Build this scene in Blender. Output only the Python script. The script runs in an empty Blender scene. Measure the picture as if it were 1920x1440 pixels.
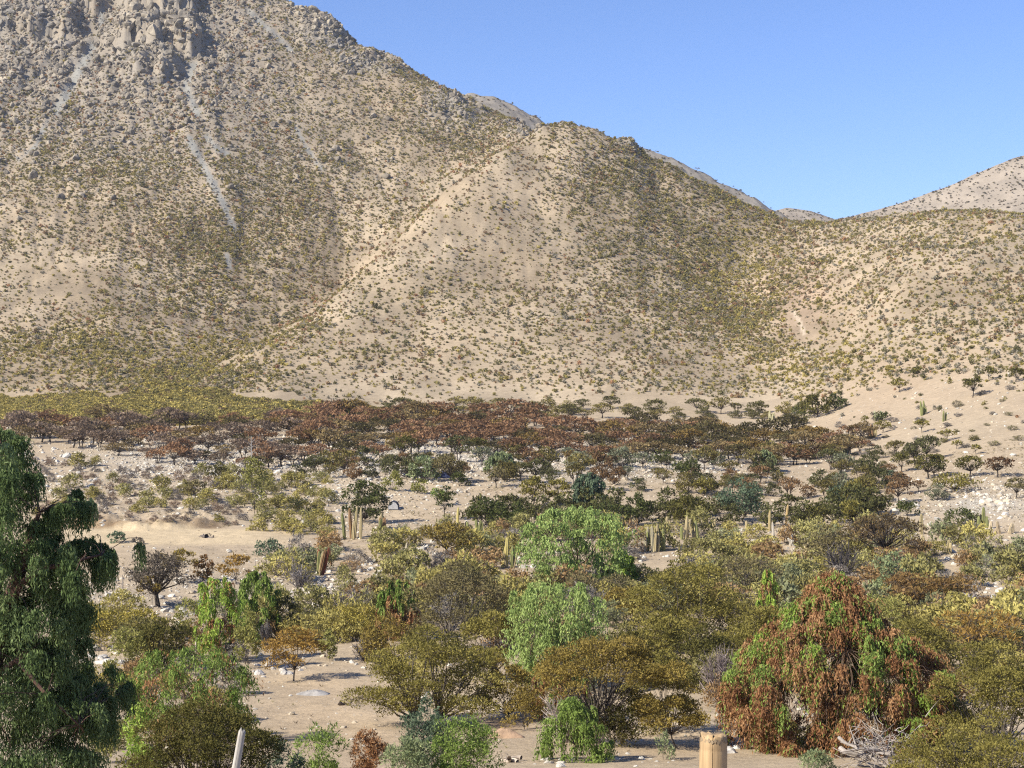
import bpy, math, random
import numpy as np

scene = bpy.context.scene
COL = scene.collection
R = math.radians

# ------------------------------------------------------------------ camera, sky, sun, exposure
F = 3000.0                      # focal length in pixels of a 1920 x 1440 frame
CU, CV = 960.0, 720.0
cam_data = bpy.data.cameras.new('camera')
cam_data.sensor_width = 36.0
cam_data.lens = 36.0 * F / 1920.0
cam_data.clip_start = 0.2
cam_data.clip_end = 9000.0
cam = bpy.data.objects.new('camera', cam_data)
cam.location = (0, 0, 0)
cam.rotation_euler = (R(90), 0, 0)
COL.objects.link(cam)
scene.camera = cam

SUN_AZ, SUN_EL = 240.0, 38.0    # azimuth clockwise from +Y (view direction), elevation
world = bpy.data.worlds.new('World')
scene.world = world
world.use_nodes = True
wn = world.node_tree
for n in list(wn.nodes):
    wn.nodes.remove(n)
wo = wn.nodes.new('ShaderNodeOutputWorld')
wb = wn.nodes.new('ShaderNodeBackground')
sky = wn.nodes.new('ShaderNodeTexSky')
sky.sky_type = 'NISHITA'
sky.sun_disc = False
sky.sun_elevation = R(SUN_EL)
sky.sun_rotation = R(SUN_AZ)
sky.altitude = 1200
sky.air_density = 1.0
sky.dust_density = 0.35
sky.ozone_density = 2.2
wb.inputs['Strength'].default_value = 0.093
wt = wn.nodes.new('ShaderNodeMix'); wt.data_type = 'RGBA'; wt.blend_type = 'MULTIPLY'; wt.inputs[0].default_value = 1.0
wt.inputs[7].default_value = (0.635, 0.735, 1.0, 1)      # white balance of the photo's clear sky
wn.links.new(sky.outputs[0], wt.inputs[6]); wn.links.new(wt.outputs[2], wb.inputs['Color'])
wn.links.new(wb.outputs[0], wo.inputs['Surface'])

sun_data = bpy.data.lights.new('sun', 'SUN')
sun_data.energy = 4.6
sun_data.angle = R(0.5)
sun_data.color = (1.0, 0.93, 0.79)
sun = bpy.data.objects.new('sun', sun_data)
az, el = R(SUN_AZ), R(SUN_EL)
sdir = (math.sin(az) * math.cos(el), math.cos(az) * math.cos(el), math.sin(el))
from mathutils import Vector
sun.rotation_euler = Vector(sdir).to_track_quat('Z', 'Y').to_euler()
sun.location = (-60, -40, 60)
COL.objects.link(sun)

vs = scene.view_settings
vs.view_transform = 'Standard'
vs.look = 'None'
vs.exposure = 1.0
vs.gamma = 1.0
vs.use_curve_mapping = False
scene.cycles.max_bounces = 5
scene.cycles.diffuse_bounces = 2
scene.cycles.glossy_bounces = 1
scene.cycles.transmission_bounces = 2
scene.cycles.volume_bounces = 0
scene.cycles.use_denoising = False
scene.cycles.use_adaptive_sampling = False
scene.cycles.caustics_reflective = False
scene.cycles.caustics_refractive = False
scene.cycles.filter_width = 1.2

# ------------------------------------------------------------------ noise
def _h(ix, iy, seed):
    n = (ix * 374761393 + iy * 668265263 + seed * 974634777) & 0xFFFFFFFF
    n = ((n ^ (n >> 13)) * 1274126177) & 0xFFFFFFFF
    n = n ^ (n >> 16)
    return (n & 0xFFFFFF) / float(0xFFFFFF)

def vnoise(x, y, seed=0):
    x = np.asarray(x, float); y = np.asarray(y, float)
    fx, fy = np.floor(x), np.floor(y)
    ix, iy = fx.astype(np.int64), fy.astype(np.int64)
    tx, ty = x - fx, y - fy
    tx = tx * tx * tx * (tx * (tx * 6 - 15) + 10); ty = ty * ty * ty * (ty * (ty * 6 - 15) + 10)
    a, b = _h(ix, iy, seed), _h(ix + 1, iy, seed)
    c, d = _h(ix, iy + 1, seed), _h(ix + 1, iy + 1, seed)
    return (a * (1 - tx) + b * tx) * (1 - ty) + (c * (1 - tx) + d * tx) * ty

def fbm(x, y, seed=0, octv=4, gain=0.5):
    s, a, t = 0.0, 1.0, 0.0
    for o in range(octv):
        s = s + a * (vnoise(x * 2 ** o + 17.3 * o, y * 2 ** o - 9.1 * o, seed + o) * 2 - 1)
        t += a; a *= gain
    return s / t

def sstep(a, b, x):
    t = np.clip((x - a) / (b - a), 0, 1)
    return t * t * (3 - 2 * t)

def seg_dist(u, v, pts):
    """distance in the plane from points (u,v) to a polyline, and the fraction along it"""
    best = np.full(np.shape(u), 1e9)
    for (x0, y0), (x1, y1) in zip(pts, pts[1:]):
        dx, dy = x1 - x0, y1 - y0
        t = np.clip(((u - x0) * dx + (v - y0) * dy) / (dx * dx + dy * dy + 1e-9), 0, 1)
        best = np.minimum(best, np.hypot(u - x0 - t * dx, v - y0 - t * dy))
    return best

def blob(u, v, cu, cv, ru, rv):
    return np.exp(-(((u - cu) / ru) ** 2 + ((v - cv) / rv) ** 2))

# ------------------------------------------------------------------ mesh builder
class MB:
    def __init__(self):
        self.V, self.C, self.Q, self.T, self.QM, self.TM = [], [], [], [], [], []
        self.n = 0
    def add(self, V, col, quads=None, tris=None, mat=0):
        V = np.asarray(V, float).reshape(-1, 3)
        col = np.asarray(col, float)
        if col.ndim == 1:
            col = np.tile(col, (len(V), 1))
        self.V.append(V); self.C.append(col)
        if quads is not None and len(quads):
            q = np.asarray(quads, np.int64).reshape(-1, 4) + self.n
            self.Q.append(q); self.QM.append(np.full(len(q), mat))
        if tris is not None and len(tris):
            t = np.asarray(tris, np.int64).reshape(-1, 3) + self.n
            self.T.append(t); self.TM.append(np.full(len(t), mat))
        self.n += len(V)
    def tube(self, path, radii, sides=5, col=(1, 1, 1), mat=0, cap=True):
        P = np.asarray(path, float); k = len(P)
        rad = np.asarray(radii, float)
        tan = np.gradient(P, axis=0)
        tan /= np.linalg.norm(tan, axis=1, keepdims=True) + 1e-9
        ref = np.where(np.abs(tan[:, 2:3]) > 0.85, np.array([[1.0, 0.2, 0]]), np.array([[0, 0.1, 1.0]]))
        a = np.cross(tan, ref); a /= np.linalg.norm(a, axis=1, keepdims=True) + 1e-9
        b = np.cross(tan, a)
        ang = np.arange(sides) * 2 * np.pi / sides
        V = P[:, None, :] + rad[:, None, None] * (np.cos(ang)[None, :, None] * a[:, None, :] + np.sin(ang)[None, :, None] * b[:, None, :])
        i = np.arange(k - 1)[:, None] * sides; j = np.arange(sides)[None, :]; j2 = (j + 1) % sides
        q = np.stack([i + j, i + j2, i + sides + j2, i + sides + j], -1).reshape(-1, 4)
        V = V.reshape(-1, 3)
        tr = None
        if cap:
            V = np.vstack([V, P[-1:], P[:1]])
            c, o = k * sides, (k - 1) * sides
            tr = [[o + t, o + (t + 1) % sides, c] for t in range(sides)] + [[(t + 1) % sides, t, c + 1] for t in range(sides)]
        self.add(V, col, q, tr, mat)
    def leaves(self, P, D, N, L, W, col, mat=0):
        """rhombic leaf sprays: centre P, axis D, rough normal N, length L, width W"""
        D = D / (np.linalg.norm(D, axis=1, keepdims=True) + 1e-9)
        S = np.cross(D, N); S /= np.linalg.norm(S, axis=1, keepdims=True) + 1e-9
        L = np.broadcast_to(np.asarray(L, float), (len(P),))[:, None]; W = np.broadcast_to(np.asarray(W, float), (len(P),))[:, None]
        V = np.stack([P - D * L * .5, P + S * W * .5 - D * L * .08, P + D * L * .5, P - S * W * .5 - D * L * .08], 1).reshape(-1, 3)
        q = np.arange(len(P) * 4).reshape(-1, 4)
        c = np.repeat(np.asarray(col, float), 4, axis=0) if np.ndim(col) == 2 else col
        self.add(V, c, q, None, mat)
    def mesh(self, name, mats, smooth=False):
        V = np.concatenate(self.V); C = np.concatenate(self.C)
        Q = np.concatenate(self.Q) if self.Q else np.zeros((0, 4), np.int64)
        T = np.concatenate(self.T) if self.T else np.zeros((0, 3), np.int64)
        M = np.concatenate((self.QM or [np.zeros(0)]) + (self.TM or [np.zeros(0)])).astype(np.int32)
        return raw_mesh(name, V, Q, T, M, C, mats, smooth)

def raw_mesh(name, V, Q, T, M, C, mats, smooth=False):
    me = bpy.data.meshes.new(name)
    me.vertices.add(len(V)); me.vertices.foreach_set('co', np.ascontiguousarray(V, np.float32).ravel())
    nl = len(Q) * 4 + len(T) * 3
    me.loops.add(nl)
    me.loops.foreach_set('vertex_index', np.concatenate([Q.ravel(), T.ravel()]).astype(np.int32))
    np_ = len(Q) + len(T)
    me.polygons.add(np_)
    me.polygons.foreach_set('loop_start', np.concatenate([np.arange(len(Q)) * 4, len(Q) * 4 + np.arange(len(T)) * 3]).astype(np.int32))
    for m in mats:
        me.materials.append(m)
    if M is not None and len(M):
        me.polygons.foreach_set('material_index', np.asarray(M, np.int32))
    if smooth:
        me.polygons.foreach_set('use_smooth', np.ones(np_, bool))
    else:
        me.polygons.foreach_set('use_smooth', np.zeros(np_, bool))
    if C is not None:
        at = me.attributes.new('Col', 'FLOAT_COLOR', 'POINT')
        at.data.foreach_set('color', np.hstack([C, np.ones((len(C), 1))]).astype(np.float32).ravel())
    me.update(calc_edges=True)
    return me

def link(name, me, parent=None, loc=None, rot=None, scl=None, color=None):
    o = bpy.data.objects.new(name, me)
    COL.objects.link(o)
    if parent is not None:
        o.parent = parent
    if loc is not None: o.location = loc
    if rot is not None: o.rotation_euler = rot
    if scl is not None: o.scale = scl
    if color is not None: o.color = (color[0], color[1], color[2], 1)
    return o

def tag(o, label=None, cat=None, group=None, kind=None):
    if label: o['label'] = label
    if cat: o['category'] = cat
    if group: o['group'] = group
    if kind: o['kind'] = kind
    return o

def copy_tree(o, parent=None):
    c = o.copy(); COL.objects.link(c)
    if parent is not None: c.parent = parent
    for ch in o.children:
        copy_tree(ch, c)
    return c

# ------------------------------------------------------------------ materials
def new_mat(name):
    m = bpy.data.materials.new(name); m.use_nodes = True
    nt = m.node_tree
    for n in list(nt.nodes): nt.nodes.remove(n)
    return m, nt, nt.nodes.new('ShaderNodeOutputMaterial')

def mulc(nt, a, b, fac=1.0, blend='MULTIPLY'):
    n = nt.nodes.new('ShaderNodeMix'); n.data_type = 'RGBA'; n.blend_type = blend
    n.inputs[0].default_value = fac
    nt.links.new(a, n.inputs[6])
    if isinstance(b, tuple): n.inputs[7].default_value = b
    else: nt.links.new(b, n.inputs[7])
    return n.outputs[2]

def attr(nt, name, typ='GEOMETRY'):
    n = nt.nodes.new('ShaderNodeAttribute'); n.attribute_type = typ; n.attribute_name = name
    return n.outputs['Color']

def noise_tex(nt, scale, detail=4, rough=0.6, coord='Object', vec=None):
    n = nt.nodes.new('ShaderNodeTexNoise'); n.inputs['Scale'].default_value = scale
    n.inputs['Detail'].default_value = detail; n.inputs['Roughness'].default_value = rough
    if vec is None:
        t = nt.nodes.new('ShaderNodeTexCoord'); vec = t.outputs[coord]
    nt.links.new(vec, n.inputs['Vector'])
    return n

def ramp(nt, fac, stops):
    r = nt.nodes.new('ShaderNodeValToRGB')
    cr = r.color_ramp
    while len(cr.elements) < len(stops): cr.elements.new(0.5)
    for e, (p, c) in zip(cr.elements, stops):
        e.position = p; e.color = (c[0], c[1], c[2], 1) if isinstance(c, tuple) else (c, c, c, 1)
    nt.links.new(fac, r.inputs[0])
    return r.outputs[0]

def foliage_material(name, instanced=False, trans=0.28):
    m, nt, out = new_mat(name)
    col = attr(nt, 'Col')
    if instanced:
        col = mulc(nt, col, attr(nt, 'tint', 'INSTANCER'))
    else:
        oi = nt.nodes.new('ShaderNodeObjectInfo')
        col = mulc(nt, col, oi.outputs['Color'])
    d = nt.nodes.new('ShaderNodeBsdfDiffuse'); t = nt.nodes.new('ShaderNodeBsdfTranslucent')
    mx = nt.nodes.new('ShaderNodeMixShader'); mx.inputs[0].default_value = trans
    nt.links.new(col, d.inputs[0]); nt.links.new(col, t.inputs[0])
    nt.links.new(d.outputs[0], mx.inputs[1]); nt.links.new(t.outputs[0], mx.inputs[2])
    nt.links.new(mx.outputs[0], out.inputs[0])
    return m

def surface_material(name, scale, lo, hi, rough=0.9, bump=0.4, bump_scale=None, instanced=False, dist=0.02):
    m, nt, out = new_mat(name)
    col = attr(nt, 'Col')
    if instanced: col = mulc(nt, col, attr(nt, 'tint', 'INSTANCER'))
    else:
        oi = nt.nodes.new('ShaderNodeObjectInfo'); col = mulc(nt, col, oi.outputs['Color'])
    nz = noise_tex(nt, scale, 5, 0.65)
    col = mulc(nt, col, ramp(nt, nz.outputs[0], [(0.3, lo), (0.7, hi)]))
    p = nt.nodes.new('ShaderNodeBsdfPrincipled'); p.inputs['Roughness'].default_value = rough
    p.inputs['Specular IOR Level'].default_value = 0.2
    nt.links.new(col, p.inputs['Base Color'])
    if bump:
        b = nt.nodes.new('ShaderNodeBump'); b.inputs['Strength'].default_value = bump; b.inputs['Distance'].default_value = dist
        nb = noise_tex(nt, bump_scale or scale * 2.5, 4, 0.7)
        nt.links.new(nb.outputs[0], b.inputs['Height']); nt.links.new(b.outputs[0], p.inputs['Normal'])
    nt.links.new(p.outputs[0], out.inputs[0])
    return m

M_LEAF = foliage_material('leaves')
M_LEAF_I = foliage_material('leaves_of_small_shrubs', True)
M_BARK = surface_material('bark', 9.0, (0.6, 0.6, 0.6), (1.35, 1.3, 1.25), bump=0.6, dist=0.03)
M_ROCK = surface_material('rock', 2.2, (0.60, 0.59, 0.575), (1.25, 1.22, 1.17), bump=0.55, bump_scale=7, dist=0.05)
M_ROCK_I = surface_material('loose_rock', 2.2, (0.62, 0.61, 0.60), (1.25, 1.22, 1.16), bump=0, instanced=True)
M_CACTUS = surface_material('cactus_skin', 5.0, (0.7, 0.72, 0.66), (1.25, 1.2, 1.1), bump=0.3, dist=0.02)
M_WOOD = surface_material('weathered_wood', 6.0, (0.72, 0.7, 0.68), (1.2, 1.2, 1.2), bump=0.4, dist=0.01)
# ------------------------------------------------------------------ terrain: a height field over (direction u, distance d)
CP = []
def line(pts, step=45):
    for (a, b) in zip(pts, pts[1:]):
        n = max(1, int(abs(b[0] - a[0]) / step))
        for i in range(n):
            t = i / n
            CP.append(tuple(a[k] + (b[k] - a[k]) * t for k in range(3)))
    CP.append(pts[-1])

NEAR = [(3, 3020), (6.5, 1966), (15, 1640), (30, 1540), (45, 1473), (58, 1403)]
def column(u, prof):
    for d, v in NEAR: CP.append((u, v, d))
    for d, v in prof: CP.append((u, v, d))
VAL = [(72, 1330), (85, 1272), (100, 1210), (120, 1135), (140, 1068), (165, 1003)]
for u in (-800, -300, 100):
    column(u, VAL + [(190, 952), (220, 905), (260, 858), (310, 815), (370, 772), (405, 752)])
column(400, VAL + [(188, 960), (215, 908), (260, 856), (310, 812), (370, 772), (395, 755)])
column(700, VAL + [(188, 970), (213, 905), (235, 880), (270, 850), (315, 806), (365, 775), (395, 756)])
column(1000, VAL + [(188, 970), (213, 905), (235, 880), (270, 848), (315, 806), (365, 775), (395, 752)])
column(1300, VAL + [(190, 962), (215, 905), (240, 875), (275, 842), (315, 806), (365, 772), (400, 735)])
column(1500, VAL + [(190, 958), (220, 902), (265, 850), (310, 808), (350, 775), (395, 725)])
column(1700, [(72, 1330), (85, 1272), (100, 1208), (120, 1130), (140, 1060), (165, 998), (190, 945), (222, 890), (250, 848), (285, 790), (330, 715), (380, 635), (440, 530), (480, 465)])
for u in (1900, 2200, 2700):
    k = (u - 1900) * 0.03
    column(u, [(72, 1330), (85, 1270), (100, 1205), (120, 1122), (140, 1052), (165, 985), (190, 930 - k), (215, 868 - k), (240, 815 - k), (270, 755 - k), (305, 695 - k), (350, 628 - k), (420, 525 - k), (460, 462 - k)])
# spur in the middle: crest, face, ground dropping away behind it
SPUR = [(330, 752, 398), (400, 700, 430), (480, 650, 462), (560, 608, 488), (640, 545, 520), (700, 490, 545), (780, 420, 575), (860, 345, 605), (940, 285, 630), (1020, 241, 652), (1060, 229, 658), (1120, 240, 662), (1190, 268, 666), (1260, 308, 668), (1340, 350, 666), (1420, 390, 663), (1485, 416, 660)]
line(SPUR)
CP += [(1000, 400, 590), (950, 550, 512), (900, 700, 432), (1100, 500, 540), (1100, 650, 455), (1200, 430, 592), (1200, 560, 512), (1200, 690, 430), (1300, 450, 600), (1300, 600, 505), (1400, 480, 602), (1400, 580, 535), (1420, 680, 452), (750, 600, 488), (760, 700, 430), (600, 700, 428), (500, 735, 405), (880, 450, 560), (1000, 300, 632), (1120, 330, 630), (1230, 360, 640)]
line([(1080, 330, 740), (1300, 450, 745), (1480, 480, 740)], 80)
# gully between spur and the big mountain
line([(300, 736, 410), (420, 692, 462), (500, 648, 512), (580, 603, 553), (650, 547, 592), (690, 492, 615), (760, 428, 655), (850, 356, 700), (940, 296, 740), (1010, 256, 770)])
# right hill crest and saddle, small gully
line([(1540, 419, 656), (1600, 415, 640), (1680, 406, 600), (1760, 396, 560), (1850, 393, 530), (1920, 402, 510), (2050, 440, 500), (2300, 470, 500)])
line([(1540, 520, 760), (1700, 540, 760), (1900, 520, 720), (2300, 560, 700)], 90)
line([(1450, 700, 432), (1470, 660, 452), (1500, 622, 478), (1490, 575, 512), (1465, 530, 548), (1470, 470, 600)], 30)
CP += [(1570, 560, 500), (1580, 480, 570), (1650, 520, 480), (1650, 450, 550), (1570, 640, 440), (1800, 460, 490)]
# big mountain
for u, prof in ((-600, [(740, 420), (650, 470), (550, 530), (430, 600), (300, 680), (150, 800), (0, 920)]),
                (-200, [(740, 420), (650, 470), (550, 530), (430, 600), (300, 690), (150, 800), (0, 920)]),
                (0, [(740, 420), (650, 472), (550, 532), (450, 592), (350, 657), (250, 727), (150, 802), (60, 880), (-20, 960)]),
                (200, [(700, 445), (600, 502), (500, 562), (400, 627), (300, 697), (200, 770), (100, 850), (0, 935)]),
                (400, [(630, 505), (500, 578), (400, 637), (300, 702), (200, 772), (100, 850), (0, 925)]),
                (560, [(560, 570), (450, 632), (350, 692), (250, 757), (150, 830), (60, 895)]),
                (700, [(430, 660), (330, 720), (230, 785), (150, 845)]),
                (830, [(320, 735), (240, 795)]), (930, [(270, 790)])):
    for v, d in prof: CP.append((u, v, d))
CREST = [(-700, -120, 1000), (-100, -120, 1000), (100, -90, 1000), (300, -60, 990), (450, -32, 970), (535, -2, 950), (590, 22, 930), (630, 50, 915), (650, 82, 900), (700, 96, 895), (745, 112, 890), (800, 145, 880), (850, 172, 870), (900, 196, 860), (950, 218, 850), (1000, 242, 840), (1040, 270, 835)]
line(CREST)
line([(u, v + 170, d + 130) for u, v, d in CREST], 90)
for u in (-800, -300, 200, 700, 1200, 1700, 2200, 2800):
    CP.append((u, 680, 1300))
CP = np.array(CP)
KX, KY = 1 / 100.0, 15.0
def _map(u, d): return np.stack([u * KX, KY * np.log(d)], -1)
_X = _map(CP[:, 0], CP[:, 2]); _Tv = (CV - CP[:, 1]) / F
_D = np.linalg.norm(_X[:, None] - _X[None], axis=-1)
_n = len(_X)
_A = np.zeros((_n + 3, _n + 3)); _A[:_n, :_n] = -_D - 0.02 * np.eye(_n) * -1
_A[:_n, _n] = 1; _A[:_n, _n + 1:] = _X; _A[_n, :_n] = 1; _A[_n + 1:, :_n] = _X.T
_w = np.linalg.solve(_A, np.concatenate([_Tv, np.zeros(3)]))
def T_eval(u, d):
    X = _map(u, d); out = np.empty(len(X))
    for i in range(0, len(X), 20000):
        x = X[i:i + 20000]
        r = np.sqrt((x[:, None, 0] - _X[None, :, 0]) ** 2 + (x[:, None, 1] - _X[None, :, 1]) ** 2)
        out[i:i + 20000] = -r @ _w[:_n] + _w[_n] + x @ _w[_n + 1:]
    return out

DS = np.concatenate([np.geomspace(2.5, 48, 28, False), np.geomspace(48, 130, 105, False), np.geomspace(130, 400, 170, False), np.geomspace(400, 960, 200, False), np.geomspace(960, 1400, 16)])
US = np.concatenate([np.arange(-900, -200, 28), np.arange(-200, 2120, 4.3), np.arange(2120, 2821, 28)])
NU, ND = len(US), len(DS)
UU, DD = np.meshgrid(US, DS, indexing='ij')
# the RBF on a coarser grid, then linear interpolation (smooth enough, and quick)
us_c = np.concatenate([np.arange(-900, -200, 56), np.arange(-200, 2130, 14.0), np.arange(2140, 2900, 56)])
TT = np.empty((NU, ND))
Tc = T_eval(*[a.ravel() for a in np.meshgrid(us_c, DS, indexing='ij')]).reshape(len(us_c), ND)
for j in range(ND):
    TT[:, j] = np.interp(US, us_c, Tc[:, j])
ZZ = TT * DD
XX = (UU - CU) / F * DD
VV0 = CV - F * TT

# rocky ground mask on the upper left of the mountain and other outcrops
def rock_mask(u, v):
    m = sstep(360, 90, v) * sstep(620, 320, u) * (v < 500) * 0.85
    m = np.maximum(m, 0.95 * blob(u, v, 290, 60, 110, 70))
    m = np.maximum(m, 0.9 * blob(u, v, 600, 50, 70, 40))
    m = np.maximum(m, 0.8 * blob(u, v, 690, 115, 60, 26))
    m = np.maximum(m, 0.85 * blob(u, v, 850, 195, 45, 35))
    m = np.maximum(m, 0.7 * blob(u, v, 985, 235, 40, 18))
    m = np.maximum(m, 0.7 * blob(u, v, 1185, 268, 26, 14))
    m = np.maximum(m, 0.85 * blob(u, v, 60, 60, 130, 90))
    return m
ROCK = rock_mask(UU, VV0) * (DD > 560)
# relief
amp = 0.10 + 0.25 * sstep(120, 200, DD) + 2.6 * sstep(380, 620, DD)
ZZ += amp * fbm(XX / 38.0, DD / 38.0, 3, 4)
ZZ += 0.75 * sstep(400, 560, DD) * fbm(XX / 9.0, DD / 12.0, 11, 4)
rill = np.abs(fbm(UU / 34.0 + .8 * fbm(UU / 50.0, DD / 60.0, 45, 2), DD / 150.0, 47, 2))
ZZ -= 0.25 * sstep(420, 520, DD) * np.exp(-(rill / .16) ** 2)
# gullies that run down the big mountain
g = np.abs(fbm(UU / 80.0 + 0.9 * fbm(UU / 60.0, DD / 60.0, 25, 3), DD / 200.0, 21, 3))
ZZ -= 0.9 * sstep(470, 620, DD) * sstep(1000, 800, UU) * np.exp(-(g / 0.22) ** 2)
rk = np.abs(fbm(XX / 14.0, DD / 22.0, 31, 4))
ZZ += ROCK * (5.0 * (1 - 2.2 * rk) + 2.0 * fbm(XX / 4.0, DD / 5.0, 37, 3))
# the big cliff: two steep steps in the rock
for (dc0, hh, u0, u1) in ((838, 12.0, 222, 372), (885, 14.0, 240, 362), (800, 6.0, 225, 335), (868, 8.0, -20, 140), (905, 9.0, 90, 190)):
    dc = dc0 + 9 * fbm(XX / 9.0, XX * 0, int(dc0), 4) + 5 * np.abs(fbm(XX / 3.0, XX * 0, int(dc0) + 1, 2))
    win = sstep(u0 - 14, u0 + 14, UU) * sstep(u1 + 14, u1 - 14, UU)
    ZZ += win * hh * sstep(dc, dc + 4, DD) * (1 - .9 * sstep(dc + 8, dc + 70, DD)) * (1 + .25 * fbm(XX / 4.0, DD / 6.0, 77, 3))
# small humps close by
ZZ += 0.22 * sstep(50, 70, DD) * sstep(330, 250, DD) * fbm(XX / 4.5, DD / 4.5, 41, 3)
# cut bank above the dirt track
dl = 172.0 + 3.0 * np.sin(UU / 60.0)
bank = sstep(dl - 0.4, dl + 1.1, DD) * (1 - sstep(dl + 2, dl + 34, DD)) * sstep(60, 150, UU) * sstep(440, 380, UU)
flat = np.exp(-((DD - 163) / 5.0) ** 2) * sstep(60, 150, UU) * sstep(560, 420, UU)
ZZ += 0.6 * bank * (1 + 0.9 * fbm(XX / 1.3, DD / 2.0, 51, 3))
VV = CV - F * ZZ / DD

_lnD = np.log(DS)
def ground(x, d):
    """height of the ground under world (x, y=d)"""
    x = np.asarray(x, float); d = np.asarray(d, float)
    u = CU + F * x / d
    fi = np.clip(np.interp(u, US, np.arange(NU)), 0, NU - 1.001); fj = np.clip(np.interp(d, DS, np.arange(ND)), 0, ND - 1.001)
    i, j = fi.astype(int), fj.astype(int); a, b = fi - i, fj - j
    return (ZZ[i, j] * (1 - a) + ZZ[i + 1, j] * a) * (1 - b) + (ZZ[i, j + 1] * (1 - a) + ZZ[i + 1, j + 1] * a) * b

def hit(u, v, dmin=8.0):
    """where the line of sight through (u, v) meets the ground"""
    fi = float(np.clip(np.interp(u, US, np.arange(NU)), 0, NU - 1.001)); i = int(fi); a = fi - i
    col = VV[i] * (1 - a) + VV[i + 1] * a
    ok = np.nonzero((col <= v) & (DS > dmin))[0]
    if len(ok) == 0: return None
    j = ok[0]
    if j == 0: d = DS[0]
    else:
        t = (col[j - 1] - v) / (col[j - 1] - col[j] + 1e-9); d = DS[j - 1] + np.clip(t, 0, 1) * (DS[j] - DS[j - 1])
    x = (u - CU) / F * d
    return x, d, float(ground(x, d))

def visible_v(u_arr, d_arr):
    """screen height of ground and whether it is in view"""
    fi = np.clip(np.interp(u_arr, US, np.arange(NU)), 0, NU - 1.001).astype(int)
    fj = np.clip(np.interp(d_arr, DS, np.arange(ND)), 0, ND - 1.001).astype(int)
    return VV[fi, fj], VV[fi, fj] <= RUNMIN[fi, fj] + 2.0
RUNMIN = np.minimum.accumulate(VV, axis=1)

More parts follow.
